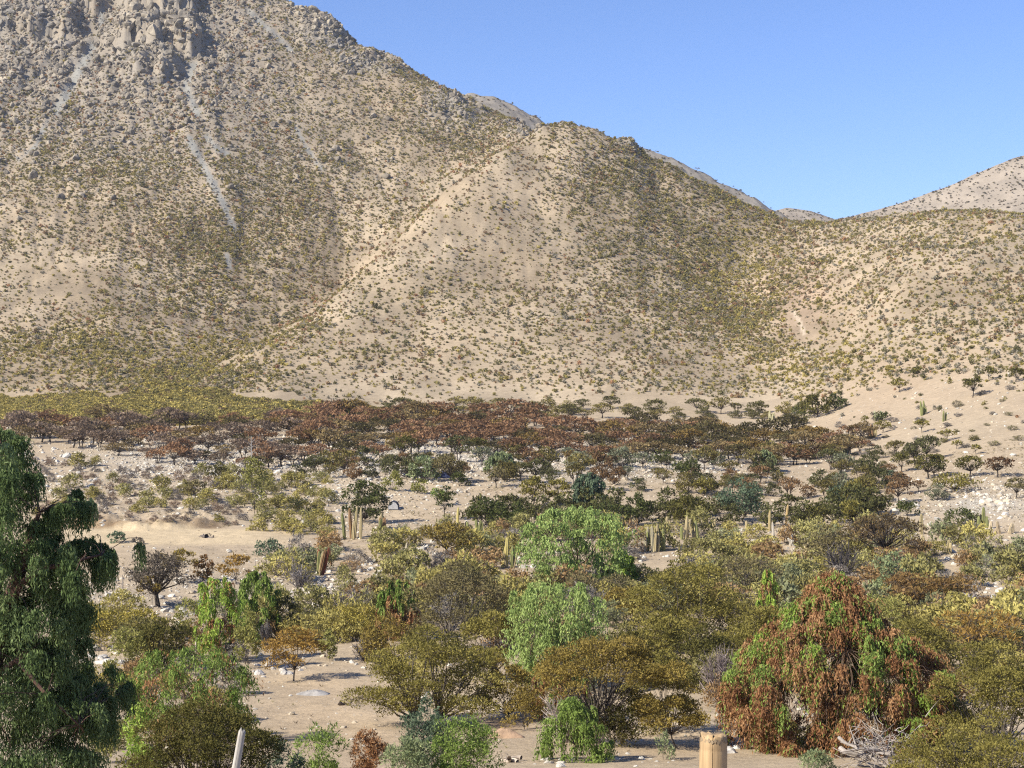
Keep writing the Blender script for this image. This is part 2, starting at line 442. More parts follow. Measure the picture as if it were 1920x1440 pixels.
# ---- ground colour (what the ground itself is: soil, pale soil, scree, stone, track)
def mixc(c, col, m): return c * (1 - m[..., None]) + np.array(col) * m[..., None]
SOIL, PALE, PINK, GREY, LIGHTGREY, TRACK = (0.288, 0.226, 0.154), (0.342, 0.277, 0.195), (0.305, 0.212, 0.145), (0.225, 0.208, 0.180), (0.235, 0.228, 0.205), (0.46, 0.365, 0.235)
SCREE = [([(172, 85), (140, 150), (105, 210)], 8), ([(90, 225), (70, 270), (35, 300)], 4), ([(362, 122), (348, 165), (370, 212)], 7), ([(355, 262), (385, 315), (415, 375), (437, 425)], 6.5), ([(388, 258), (408, 280), (426, 288)], 5), ([(555, 240), (578, 282), (604, 318)], 3.2), ([(465, 20), (520, 70), (545, 95)], 4), ([(425, 480), (432, 500)], 5), ([(190, 20), (190, 50)], 5)]
def ground_colour(u, v, d, x):
    c = np.ones(np.shape(u) + (3,)) * np.array(SOIL)
    n1 = fbm(x / 30.0, d / 30.0, 61, 4); n2 = fbm(x / 6.0, d / 6.0, 67, 3)
    c = mixc(c, PALE, np.clip(0.45 + n1 * 1.1, 0, 1) * 0.75)
    c = c * (1 + .22 * sstep(400, 340, d))[..., None]
    c = mixc(c, PINK, np.clip(blob(u, v, 1500, 560, 80, 80) + 0.6 * blob(u, v, 1700, 760, 160, 80), 0, 1) * 0.6)
    c = mixc(c, PALE, np.clip(blob(u, v, 1780, 800, 170, 70) + blob(u, v, 900, 740, 300, 25), 0, 1) * 0.8)
    c = mixc(c, (0.225, 0.172, 0.108), np.clip(blob(u, v, 250, 700, 300, 80) + blob(u, v, 1250, 420, 160, 80), 0, 1) * 0.45)
    c = c * (1 + .20 * np.clip(fbm(x / 11.0, d / 26.0, 151, 4) * 2, -1, 1) * (d > 380))[..., None]
    # stone-strewn grey ground among the trees of the valley
    m = np.clip(blob(u, v, 800, 850, 330, 38) + blob(u, v, 1150, 860, 230, 35) + 0.7 * blob(u, v, 350, 860, 180, 40) + blob(u, v, 1850, 940, 110, 30), 0, 1)
    c = mixc(c, (0.36, 0.325, 0.27), m * np.clip(0.75 + n2, 0, 1))
    m = blob(u, v, 560, 1110, 120, 25) + blob(u, v, 230, 1130, 90, 22) + blob(u, v, 360, 1090, 90, 14)
    c = mixc(c, (0.30, 0.255, 0.20), np.clip(m, 0, 1) * 0.8)
    # rock and scree on the mountain
    far = (d > 430)
    c = mixc(c, GREY, far * np.clip(rock_mask(u, v) * 1.25, 0, 1) * np.clip(0.8 + 0.9 * n2, 0, 1))
    c = mixc(c, (0.26, 0.218, 0.168), far * sstep(420, 250, v) * sstep(760, 500, u) * 0.55)
    for pts, w in SCREE:
        dist = seg_dist(u, v, pts) + 5 * n2
        c = mixc(c, LIGHTGREY, far * sstep(w + 2, w - 2, dist))
    c = mixc(c, (0.42, 0.36, 0.27), far * sstep(9, 4, seg_dist(u, v, [(0, 148), (22, 138)]) + 3 * n2))
    c = mixc(c, (0.42, 0.345, 0.26), far * sstep(5, 2, seg_dist(u, v, [(1488, 585), (1500, 605), (1508, 625)])))
    c = mixc(c, (0.40, 0.36, 0.28), far * 0.8 * blob(u, v, 1502, 657, 14, 5))
    # dirt track and its cut bank
    m = sstep(8.5, 6.0, np.abs(d - 164) + 0.8 * n2) * sstep(90, 150, u) * sstep(600, 480, u)
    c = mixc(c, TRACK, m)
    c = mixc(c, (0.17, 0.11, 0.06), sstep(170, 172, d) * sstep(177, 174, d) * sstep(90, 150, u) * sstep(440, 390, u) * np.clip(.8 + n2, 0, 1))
    # open sandy floor of the clearing in front
    m = np.clip(blob(u, v, 590, 1310, 130, 60) + blob(u, v, 700, 1400, 200, 60) + blob(u, v, 1250, 1400, 160, 30), 0, 1)
    c = mixc(c, (0.40, 0.305, 0.20), m * 0.8)
    c = mixc(c, (0.28, 0.185, 0.12), 0.8 * blob(u, v, 945, 1360, 40, 16))
    return c * (1 + 0.10 * n2[..., None])
CC = ground_colour(UU, VV, DD, XX)

# outer columns that carry the ground right round behind the camera
a_end = math.atan((US[-1] - CU) / F)
angs = np.concatenate([np.linspace(a_end, math.pi, 26)[1:], np.linspace(-math.pi, -a_end, 26)[1:-1]])
Rr = DS / math.cos(a_end)
zb = -2.4 - 11.5 * (1 - np.exp(-Rr / 40.0))
cols = [np.stack([XX[i], DD[i], ZZ[i]], -1) for i in range(NU)]
ccol = [CC[i] for i in range(NU)]
for a in angs:
    k = float(sstep(a_end, a_end + 0.9, abs(a)))
    z = (ZZ[-1] if a > 0 else ZZ[0]) * (1 - k) + zb * k
    cols.append(np.stack([Rr * math.sin(a), Rr * math.cos(a), z], -1)); ccol.append((CC[-1] if a > 0 else CC[0]))
G = np.stack(cols); GC = np.stack(ccol)
nc = len(G)
i = np.arange(nc)[:, None]; j = np.arange(ND - 1)[None, :]; i2 = (i + 1) % nc
Qd = np.stack([i * ND + j, i2 * ND + j, i2 * ND + j + 1, i * ND + j + 1], -1).reshape(-1, 4)
Vt = G.reshape(-1, 3); Ct = GC.reshape(-1, 3)
Vt = np.vstack([Vt, [[0, 0, -2.4]]]); Ct = np.vstack([Ct, [SOIL]])
Tt = np.stack([np.full(nc, len(Vt) - 1), np.roll(np.arange(nc), -1) * ND, np.arange(nc) * ND], -1)

def ground_material():
    m, nt, out = new_mat('dry_soil')
    base = attr(nt, 'Col')
    geo = nt.nodes.new('ShaderNodeNewGeometry')
    pos = geo.outputs['Position']
    n1 = noise_tex(nt, 0.9, 6, 0.7, vec=pos)
    c = mulc(nt, base, ramp(nt, n1.outputs[0], [(0.3, 0.80), (0.7, 1.16)]))
    n2 = noise_tex(nt, 7.0, 4, 0.7, vec=pos)
    c = mulc(nt, c, ramp(nt, n2.outputs[0], [(0.35, 0.82), (0.65, 1.14)]))
    vo = nt.nodes.new('ShaderNodeTexVoronoi'); vo.inputs['Scale'].default_value = 3.2
    nt.links.new(pos, vo.inputs['Vector'])
    peb = ramp(nt, vo.outputs['Distance'], [(0.10, 1.0), (0.20, 0.0)])
    sep = nt.nodes.new('ShaderNodeSeparateColor'); nt.links.new(vo.outputs['Color'], sep.inputs[0])
    gt = nt.nodes.new('ShaderNodeMath'); gt.operation = 'GREATER_THAN'; gt.inputs[1].default_value = 0.62
    nt.links.new(sep.outputs[0], gt.inputs[0])
    mm = nt.nodes.new('ShaderNodeMath'); mm.operation = 'MULTIPLY'
    nt.links.new(gt.outputs[0], mm.inputs[0]); nt.links.new(peb, mm.inputs[1])
    mx = nt.nodes.new('ShaderNodeMix'); mx.data_type = 'RGBA'
    nt.links.new(mm.outputs[0], mx.inputs[0]); nt.links.new(c, mx.inputs[6]); mx.inputs[7].default_value = (0.40, 0.36, 0.30, 1)
    p = nt.nodes.new('ShaderNodeBsdfPrincipled'); p.inputs['Roughness'].default_value = 0.95; p.inputs['Specular IOR Level'].default_value = 0.1
    nt.links.new(mx.outputs[2], p.inputs['Base Color'])
    b = nt.nodes.new('ShaderNodeBump'); b.inputs['Strength'].default_value = 0.55; b.inputs['Distance'].default_value = 0.18
    nb = noise_tex(nt, 2.3, 7, 0.72, vec=pos)
    nt.links.new(nb.outputs[0], b.inputs['Height']); nt.links.new(b.outputs[0], p.inputs['Normal'])
    nt.links.new(p.outputs[0], out.inputs[0])
    return m
M_GROUND = ground_material()
ter = link('ground', raw_mesh('ground', Vt, Qd, Tt, None, Ct, [M_GROUND], True))
tag(ter, 'dry sandy valley floor rising into scrub covered hillsides', kind='structure')

# far ridges, each a mesh of its own behind the near mountains
def far_ridge(name, crest, label, rocky, col, seed, depth=420.0):
    us = np.arange(crest[0][0], crest[-1][0] + 1, 4.0)
    vs_ = np.interp(us, [c[0] for c in crest], [c[1] for c in crest]); dd = np.interp(us, [c[0] for c in crest], [c[2] for c in crest])
    ts = np.concatenate([-np.geomspace(1, 0.01, 60), [0], np.geomspace(0.02, 1, 14)])
    U, Tq = np.meshgrid(us, ts, indexing='ij')
    D = dd[:, None] + Tq * depth
    x = (U - CU) / F * dd[:, None] * (D / dd[:, None])
    zc = (CV - vs_) / F * dd
    z = zc[:, None] - np.abs(Tq) ** 1.05 * depth * 0.52
    nz = fbm(x / 40.0, D / 40.0, seed, 5)
    z = z + nz * 5.0 * np.minimum(1, np.abs(Tq) * 6 + 0.15) + rocky * 2.2 * fbm(x / 9.0, D / 9.0, seed + 5, 4)
    n2 = fbm(x / 12.0, D / 12.0, seed + 9, 4)
    c = np.ones(U.shape + (3,)) * np.array(col) * (1 + 0.25 * n2[..., None])
    n, k = U.shape
    i = np.arange(n - 1)[:, None] * k; j = np.arange(k - 1)[None, :]
    q = np.stack([i + j, i + k + j, i + k + j + 1, i + j + 1], -1).reshape(-1, 4)
    o = link(name, raw_mesh(name, np.stack([x, D, z], -1).reshape(-1, 3), q, np.zeros((0, 3), np.int64), None, c.reshape(-1, 3), [M_GROUND], True))
    tag(o, label, kind='structure')
    return dict(us=us, dd=dd, ts=ts, x=x, D=D, z=z)
RIDGE_A = far_ridge('mountain_ridge', [(820, 190, 1040), (880, 177, 1040), (925, 182, 1040), (965, 198, 1035), (1000, 215, 1030), (1030, 240, 1020), (1100, 262, 1000), (1200, 276, 985), (1235, 286, 975), (1280, 305, 970), (1340, 338, 965), (1390, 362, 960), (1430, 380, 955), (1480, 412, 950), (1540, 450, 940)], 'grey rocky ridge showing behind the middle spur', 1.0, (0.23, 0.205, 0.175), 71, 260)
RIDGE_B = far_ridge('far_hill', [(1380, 470, 1500), (1440, 398, 1500), (1475, 389, 1500), (1520, 396, 1500), (1560, 410, 1500), (1600, 425, 1500), (1660, 450, 1500)], 'small pale hill far off in the gap', 0.0, (0.29, 0.245, 0.195), 83)
RIDGE_C = far_ridge('far_mountain', [(1540, 420, 1350), (1580, 409, 1350), (1650, 392, 1350), (1720, 370, 1350), (1790, 343, 1350), (1850, 318, 1350), (1900, 296, 1350), (1960, 280, 1350), (2100, 255, 1350), (2400, 240, 1350)], 'pale far mountain slope on the right skyline', 0.2, (0.285, 0.24, 0.19), 91)
# ------------------------------------------------------------------ plant builders (all sizes in metres, m = metres per photo pixel there)
def unit(v): return v / (np.linalg.norm(v, axis=-1, keepdims=True) + 1e-9)
def pal_mix(rng, pal, t, n, jit=0.22):
    pal = np.array(pal, float); t = np.clip(t, 0, 0.9999) * (len(pal) - 1)
    i = np.floor(t).astype(int); f = (t - i)[:, None]
    i2 = np.minimum(i + 1, len(pal) - 1)
    return (pal[i] * (1 - f) + pal[i2] * f) * (1 + jit * (rng.random((n, 1)) * 2 - 1))

def limb(mb, rng, a, b, r0, r1, sides=5, bend=0.18, col=(0.10, 0.085, 0.07), n=5, sag=0.0):
    a, b = np.array(a, float), np.array(b, float)
    L = np.linalg.norm(b - a); t = np.linspace(0, 1, n)[:, None]
    off = rng.normal(0, 1, 3) * bend * L; off2 = rng.normal(0, 1, 3) * bend * L * .5
    P = a + (b - a) * t + off * (t * (1 - t)) * 1.6 + off2 * np.sin(t * 2 * np.pi) * .35 + np.array([0, 0, sag * L]) * (t * (1 - t)) * 2
    mb.tube(P, r0 + (r1 - r0) * t[:, 0], sides, col, cap=False)
    return P

BARK = (0.085, 0.072, 0.06)
def thorn(rng, W, H, m, base=0.4, lobes=22, dens=1.0, stems=1, flat=0.55, lobe=0.15, leaf=(8, 3.4), pal=None, twigs=5, lean=(0, 0), low=0.35, tr=0.032, bark=BARK, fill=0.0, up=0.35, holes=0.0, depth=1.0, tw_col=None):
    """umbrella-shaped thorn tree or, with a low base, a mounded shrub: limbs end in tufts of fine leaf sprays"""
    T, Cn = MB(), MB()
    zb, Hc = H * base, H * (1 - base)
    cs, rs = [], []
    for k in range(lobes):
        rho = math.sqrt((k + 0.5) / lobes) * 0.86 + rng.normal(0, .065); ph = k * 2.39996 + rng.normal(0, .35)
        top = math.sqrt(max(0.03, 1 - min(rho, 1) ** 2))
        z = zb + Hc * top * (0.74 + 0.24 * rng.random())
        if rng.random() < low: z = zb + Hc * top * (0.15 + 0.5 * rng.random())
        r = lobe * W * (0.7 + 0.55 * rng.random())
        z = max(z, r * flat * 0.6)
        cs.append([rho * W * .5 * math.cos(ph) + lean[0] * (z / H), rho * W * .5 * depth * math.sin(ph) + lean[1] * (z / H), z]); rs.append(r)
    cs, rs = np.array(cs), np.array(rs)
    forks = []
    for s in range(stems):
        a = rng.random() * 6.28
        b0 = np.array([math.cos(a), math.sin(a), 0]) * W * .03 * (stems > 1)
        f = np.array([math.cos(a) * W * .07 * (1 if stems > 1 else .4) + lean[0] * .4, math.sin(a) * W * .07 + lean[1] * .4, max(zb * .75, H * .07)])
        P = limb(T, rng, b0 - np.array([0, 0, .15]), f, tr * W * .5 / math.sqrt(stems), tr * W * .36 / math.sqrt(stems), 7, .10, bark, 6)
        forks.append(P[-1])
    forks = np.array(forks)
    tc = tw_col or tuple(c * 1.25 for c in bark)
    nl = rs ** 2 / np.sum(rs ** 2)
    total = dens * 3.1 * (W * Hc * .75) / (leaf[0] * leaf[1] * .5 * m * m)
    for c, r, share in zip(cs, rs, nl):
        f = forks[np.argmin(np.linalg.norm(forks - c, axis=1))]
        limb(T, rng, f, c, tr * W * .20, tr * W * .05, 4 if W > 3.5 else 3, .13, bark, 4)
        for _ in range(twigs):
            d = unit(rng.normal(0, 1, 3) + np.array([0, 0, .4]))
            limb(T, rng, c - d * r * .3, c + d * r * np.array([1, 1, flat]) * .95, tr * W * .035 + .15 * m, .25 * m, 3, .12, tc, 3)
        n = max(6, int(total * share))
        t0 = rng.random()
        d = unit(rng.normal(0, 1, (n, 3)) + np.array([0, 0, up]))
        rad = r * (0.45 + 0.6 * np.sqrt(rng.random((n, 1)))) * (1 + 0.25 * np.sin(d[:, :1] * 5 + t0 * 9) * np.cos(d[:, 1:2] * 4 + t0 * 5))
        P = c + d * rad * np.array([1, 1, flat])
        if holes: P = P[rng.random(len(P)) > holes]; d = d[:len(P)]
        n = len(P)
        P[:, 2] = np.maximum(P[:, 2], .02 + rng.random(n) * .1)
        D = unit(d * .7 + rng.normal(0, .6, (n, 3)) + np.array([0, 0, .35]))
        N = rng.normal(0, 1, (n, 3))
        sz = (0.65 + 0.7 * rng.random(n))
        Cn.leaves(P, D, N, leaf[0] * m * sz, leaf[1] * m * sz, pal_mix(rng, pal, 0.5 * t0 + 0.5 * rng.random(n), n))
    return T, Cn

def weeping(rng, W, H, m, R=None, lobes=40, strands=26, slen=(0.5, 1.2), leaf=(10, 2.6), pal=None, pal2=None, share2=0.0, tr=0.03, bark=(0.11, 0.075, 0.055), depth=0.85, base_z=0.12, per=9, outer=0.75, lr=None, explicit=None, limbs=None, trunk=True):
    """pepper tree: tufts from which strands of narrow leaflets hang"""
    T, Cn = MB(), MB()
    R = R or (lambda h: math.sqrt(max(0, 1 - (2 * h - 1) ** 2)) * .95 + .08)
    f = np.array([0, 0, H * .28])
    if trunk: limb(T, rng, (0, 0, -.2), f, tr * W * .5, tr * W * .4, 8, .06, bark, 6)
    hubs = []
    for k in range(7):
        a = k * 2.4; h = .45 + .4 * rng.random()
        e = np.array([math.cos(a) * R(h) * W * .25, math.sin(a) * R(h) * W * .25 * depth, h * H])
        if trunk: limb(T, rng, f, e, tr * W * .26, tr * W * .09, 6, .14, bark, 6)
        hubs.append(e)
    hubs = np.array(hubs)
    if limbs:
        for path, r0, r1 in limbs:
            T.tube(path, np.linspace(r0, r1, len(path)), 7, bark)
        hubs = np.concatenate([np.array(q[0])[1:] for q in limbs])
    tufts = []
    if explicit is not None: tufts = explicit
    else:
        for k in range(lobes):
            h = base_z + (1 - base_z) * ((k + rng.random()) / lobes)
            ph = k * 2.39996 + rng.normal(0, .3)
            rho = R(h) * (outer + (1.02 - outer) * rng.random()) if rng.random() < .82 else R(h) * .7 * rng.random()
            tufts.append((np.array([math.cos(ph) * rho * W * .5, math.sin(ph) * rho * W * .5 * depth, h * H]), (lr or W * .075) * (0.65 + .7 * rng.random()), h))
    for c, r_, h in tufts:
        limb(T, rng, hubs[np.argmin(np.linalg.norm(hubs - c, axis=1))], c, tr * W * .06, .5 * m, 3, .15, bark, 4, sag=.2)
        second = rng.random() < (share2(h, c[0] / W) if callable(share2) else share2)
        ns = max(6, int(strands * (0.65 + .7 * rng.random())))
        st = c + rng.normal(0, 1, (ns, 3)) * r_ * np.array([.30, .30, .22])
        th = rng.random(ns) * 6.28
        tree_out = np.array([c[0], c[1] / depth, 0.0]); tree_out = tree_out / (np.linalg.norm(tree_out) + 1e-6)
        outd = unit(np.stack([np.cos(th), np.sin(th), 0 * th], -1) + tree_out * .45)
        reach = r_ * (.25 + .95 * np.sqrt(rng.random(ns)))
        Ls = (slen[0] + (slen[1] - slen[0]) * rng.random(ns)) * (.75 + .5 * rng.random())
        Ls = np.minimum(Ls, np.maximum(st[:, 2], .1) * .95 + .05)
        sh = rng.random()
        two = (rng.random(ns) < (.90 if second else .12)) if pal2 is not None else np.zeros(ns, bool)
        q = (np.arange(per)[None, :] + rng.random((ns, per))) / per
        P = st[:, None, :] + outd[:, None, :] * (reach[:, None] * (1 - (1 - q) ** 2))[..., None] + np.array([0, 0, 1.0]) * (reach[:, None] * .55 * 4 * q * (1 - q) * .6 - Ls[:, None] * q ** 1.7)[..., None]
        P = P + rng.normal(0, 1, P.shape) * r_ * .07
        n = ns * per
        D = unit(np.array([0, 0, -1.0]) + rng.normal(0, .40, (n, 3)) + np.repeat(outd, per, 0) * (.55 * (1 - q.reshape(-1, 1))))
        N = unit(rng.normal(0, .9, (n, 3)) + np.repeat(outd, per, 0) * .8)
        sz = .6 + .8 * rng.random(n)
        col = pal_mix(rng, pal, .55 * sh + .45 * rng.random(n), n)
        if pal2 is not None:
            col = np.where(np.repeat(two, per)[:, None], pal_mix(rng, pal2, .5 * sh + .5 * rng.random(n), n), col)
        P = P.reshape(-1, 3); P[:, 2] = np.maximum(P[:, 2], .03)
        Cn.leaves(P, D, N, leaf[0] * m * sz, leaf[1] * m * sz, col)
    return T, Cn

def dry_bush(rng, W, H, m, n=60, sub=4, col=(0.21, 0.19, 0.175), spread=1.0, thick=1.0):
    T = MB()
    for k in range(n):
        a = rng.random() * 6.28; rr = math.sqrt(rng.random())
        e = np.array([math.cos(a) * rr * W * .5, math.sin(a) * rr * W * .5, H * (0.35 + .65 * math.sqrt(max(0, 1 - rr * rr))) * (0.7 + .35 * rng.random())])
        c = np.array(col) * (0.7 + .6 * rng.random())
        b = np.array([math.cos(a) * W * .04, math.sin(a) * W * .04, -.05])
        P = limb(T, rng, b, e, 1.0 * m * thick, .4 * m * thick, 3, .10, c, 4)
        for s in range(sub):
            q = P[1] + (P[3] - P[1]) * rng.random()
            d = unit(e - b + rng.normal(0, .55, 3) * np.linalg.norm(e))
            limb(T, rng, q, q + d * W * (.10 + .16 * rng.random()), .55 * m * thick, .3 * m * thick, 3, .12, c * (.85 + .3 * rng.random()), 3)
    return T

# palettes (base colours of the leaves)
OCHRE = [(0.110, 0.084, 0.026), (0.178, 0.135, 0.038), (0.245, 0.185, 0.055)]
OLIVE = [(0.095, 0.084, 0.025), (0.155, 0.135, 0.038), (0.235, 0.20, 0.060)]
DARKOLIVE = [(0.050, 0.050, 0.018), (0.085, 0.078, 0.024), (0.125, 0.110, 0.036)]
GREYOLIVE = [(0.095, 0.080, 0.042), (0.135, 0.115, 0.055), (0.18, 0.15, 0.07)]
DARKGREEN = [(0.040, 0.050, 0.020), (0.065, 0.075, 0.026), (0.095, 0.100, 0.036)]
YELLOW = [(0.185, 0.155, 0.040), (0.27, 0.225, 0.055), (0.34, 0.28, 0.075)]
YGREEN = [(0.135, 0.135, 0.045), (0.20, 0.195, 0.060), (0.27, 0.25, 0.085)]
SAGE = [(0.12, 0.15, 0.075), (0.17, 0.20, 0.10), (0.23, 0.25, 0.13)]
BR = 1.32
PEPPER = [(0.080, 0.120, 0.030), (0.13, 0.180, 0.042), (0.195, 0.25, 0.07)]
LIME = [(0.14, 0.20, 0.035), (0.22, 0.30, 0.055), (0.30, 0.38, 0.09)]
PALEGREEN = [(0.135, 0.185, 0.055), (0.205, 0.265, 0.085), (0.28, 0.34, 0.12)]
DEEPGREEN = [(0.042, 0.064, 0.025), (0.088, 0.124, 0.046), (0.20, 0.25, 0.11)]
RUST = [(0.12, 0.057, 0.030), (0.235, 0.122, 0.058), (0.36, 0.225, 0.115)]
RUSTDULL = [(0.12, 0.058, 0.036), (0.165, 0.080, 0.050), (0.22, 0.115, 0.07)]
ORANGE = [(0.15, 0.092, 0.026), (0.225, 0.14, 0.038), (0.30, 0.195, 0.06)]
BLUEGREEN = [(0.055, 0.080, 0.052), (0.085, 0.115, 0.070), (0.13, 0.165, 0.105)]
GREYTWIG = (0.20, 0.18, 0.165)

for _p in (OCHRE, OLIVE, DARKOLIVE, GREYOLIVE, DARKGREEN, YELLOW, YGREEN, SAGE, PEPPER, LIME, PALEGREEN, DEEPGREEN, RUST, RUSTDULL, ORANGE, BLUEGREEN):
    _p[:] = [tuple(c * BR for c in q) for q in _p]

def spot(u, v):
    p = hit(u, v)
    return (p[0], p[1], p[2] - 0.04), p[1] / F

LM = [(25, 1000, 'big left pepper tree'), (195, 1232, 'white boulder heap'), (296, 1080, 'half bare grey tree'), (445, 1400, 'grey fence post'), (442, 1060, 'sparse ochre tree'), (550, 1230, 'little orange tree'), (602, 1050, 'bare armed cactus'), (664, 980, 'tallest cactus clump'), (686, 935, 'large dark tree'), (440, 905, 'fallen white trunk'), (471, 850, 'pale dead pole'), (366, 920, 'dark slope tree'), (780, 885, 'pale sheet roof'), (836, 1010, 'lone ochre umbrella tree'), (856, 1140, 'grey olive tree'), (800, 1270, 'wide ochre olive tree'), (952, 1040, 'yellow armed cactus'), (1080, 1030, 'largest pale green tree'), (1040, 1190, 'drooping pepper tree'), (1118, 1290, 'flat ochre umbrella tree'), (1104, 925, 'blue green tree'), (1000, 920, 'olive bank tree'), (1232, 1010, 'largest cactus clump'), (1288, 880, 'dark wide tree'), (1388, 940, 'grey green tree'), (1290, 1140, 'broad olive tree'), (1434, 865, 'mint green tree'), (1532, 760, 'sandy fan tree'), (1562, 1250, 'huge rust pepper tree'), (1655, 1010, 'dark brown umbrella tree'), (1690, 948, 'white stone pile'), (1672, 1080, 'round green shrub'), (1742, 875, 'wide dark row tree'), (1872, 870, 'red brown row tree'), (1846, 970, 'dark green cactus clump'), (1868, 1310, 'large green olive tree'), (1340, 1400, 'round fence post'), (1860, 1108, 'white scrub rocks'), (1505, 610, 'white wash streak'), (1728, 800, 'lollipop shaped tree'), (220, 1000, 'dirt track bank'), (345, 1290, 'bright green pepper tree'), (440, 1140, 'lime green pepper tree'), (897, 840, 'upright dark olive tree'), (1634, 805, 'brown cactus clump'), (1850, 400, 'rounded right hilltop'), (330, 748, 'foot of the spur'), (1824, 725, 'branching slope tree'), (1240, 860, 'low domed tree'), (758, 840, 'leaning trunk tree')]
USED = set()
def uniq(head, tail, u, v, size, tone=None, row=False):
    """a label no other thing has: look first, then what it stands near"""
    w = np.array([abs(a - u) * 1.0 + (0.15 if row else 0.8) * abs(b - v) for a, b, _ in LM])
    opts = []
    for k in np.argsort(w)[:4]:
        a, b, nm = LM[k]; du, dv = u - a, v - b
        if row: dr = 'directly above the' if abs(du) < 11 else ('up left of the' if du < 0 else 'up right of the')
        elif abs(du) > 1.2 * abs(dv): dr = ('just ' if abs(du) < 45 else '') + ('left of the' if du < 0 else 'right of the')
        else: dr = ('just ' if abs(dv) < 30 else '') + ('above the' if dv < 0 else 'below the')
        opts += ['%s %s %s, %s %s' % (size, head, tail, dr, nm)] + ([] if tone is None else ['%s %s %s %s, %s %s' % (size, tone, head, tail, dr, nm)])
    for o in opts:
        if o not in USED and len(o.replace(',', '').split()) <= 16:
            USED.add(o); return o
    return opts[0]
def szw(x, a, b): return 'small' if x < a else ('large' if x > b else 'middling')

def root(name, label, cat, loc, group=None):
    e = bpy.data.objects.new(name, None); COL.objects.link(e); e.location = loc
    e.empty_display_size = 0.3
    return tag(e, label, cat, group)

N_TREE = [100]
def tree(fn, name, label, cat, u, vb, w, vt, group=None, crown='crown', trunk='trunk', leaf_mat=None, **kw):
    N_TREE[0] += 1
    rng = np.random.default_rng(N_TREE[0])
    loc, m = spot(u, vb)
    T, Cn = fn(rng, w * m, (vb - vt) * m, m, **kw)
    e = root(name, label, cat, loc, group)
    if T is not None: link(trunk, T.mesh(trunk, [M_BARK]), e)
    if Cn is not None: link(crown, Cn.mesh(crown, [leaf_mat or M_LEAF]), e)
    return e
def shrub(name, label, u, vb, w, vt, group=None, cat='shrub', **kw):
    k = dict(base=0.04, lobes=26, low=0.45, flat=0.8, lobe=0.15, stems=3, tr=0.02, up=0.5, twigs=3, bark=(0.13, 0.11, 0.085)); k.update(kw)
    return tree(thorn, name, label, cat, u, vb, w, vt, group, crown='foliage', trunk='stems', **k)
def bush(name, label, u, vb, w, vt, group=None, cat='dry bush', **kw):
    N_TREE[0] += 1
    loc, m = spot(u, vb)
    T = dry_bush(np.random.default_rng(N_TREE[0]), w * m, (vb - vt) * m, m, **kw)
    o = link(name, T.mesh(name, [M_BARK]), None, loc)
    return tag(o, label, cat, group)

# ================================================================== the plants one can point at
TH, WE = thorn, weeping
# --- big pepper tree on the left edge, close to the camera
def left_pepper():
    rng = np.random.default_rng(4242)
    base = np.array(hit(10, 1530)); m = base[1] / F
    def at(u, v, dy=0.0): return np.array([(u - 24) * m, dy, (1530 - v) * m])
    L = [(5, 815, 18), (25, 838, 22), (2, 868, 30), (45, 895, 26), (68, 895, 13), (15, 920, 34), (46, 935, 16), (130, 948, 17), (160, 950, 13), (102, 966, 15), (20, 975, 32), (70, 990, 24), (100, 1020, 20), (45, 1060, 30), (130, 1030, 16), (40, 1030, 30), (150, 1025, 17), (186, 1042, 16), (222, 1046, 13), (104, 1048, 18), (198, 1060, 14), (15, 1072, 36), (168, 1068, 20), (78, 1090, 20), (132, 1098, 28), (38, 1135, 28), (104, 1140, 28), (8, 1168, 34), (128, 1170, 18), (60, 1182, 34), (100, 1210, 24), (20, 1225, 38), (122, 1240, 20), (70, 1262, 38), (138, 1285, 18), (20, 1300, 42), (100, 1312, 32), (158, 1322, 22), (60, 1350, 38), (130, 1370, 32), (186, 1362, 16), (20, 1400, 42), (90, 1410, 38), (158, 1410, 28), (200, 1330, 14)]
    T = []
    for (u, v, r) in L:
        T.append((at(u, v, rng.normal(0, .5)), r * m * 1.0, .5))
        T.append((at(u + rng.normal(0, r * .5), v + rng.normal(0, r * .4), rng.normal(.2, 1.0)), r * m * .9, .5))
        T.append((at(u + rng.normal(0, r * .5), v + rng.normal(0, r * .4), rng.normal(.6, .8)), r * m * .8, .5))
        if v > 1130:
            for _k in range(3): T.append((at(u + rng.normal(0, r * .6), v + rng.normal(0, r * .6), .6 + rng.normal(0, .9)), r * m, .5))
    for k in range(60):
        T.append((at(-190 + 185 * rng.random(), 815 + 640 * rng.random(), rng.normal(0, 1.1)), 34 * m, .5))
    lim = [([at(-20, 1560), at(-10, 1330), at(8, 1200), at(38, 1110), at(62, 1045), at(76, 985), at(90, 960)], .26, .03),
           ([at(8, 1190), at(60, 1090, -.2), at(110, 1062, -.3), at(160, 1050, -.2), at(205, 1040, 0)], .09, .02),
           ([at(-10, 1300), at(0, 1120, .3), at(4, 960, .3), at(10, 830, .2)], .15, .03),
           ([at(0, 1270), at(60, 1230, -.5), at(120, 1290, -.7), at(175, 1350, -.5)], .07, .02)]
    Tm, Cm = weeping(rng, 6.0, 8.0, m, strands=56, slen=(.24, .62), leaf=(9, 2.3), pal=DEEPGREEN, per=11, depth=1.0, explicit=T, limbs=lim, tr=.03, trunk=False, bark=(.10, .06, .045))
    e = root('pepper_tree', 'tall dark green weeping pepper tree cut by the left edge of the photo', 'tree', tuple(base))
    link('trunk', Tm.mesh('trunk', [M_BARK]), e); link('crown', Cm.mesh('crown', [M_LEAF]), e)
left_pepper()

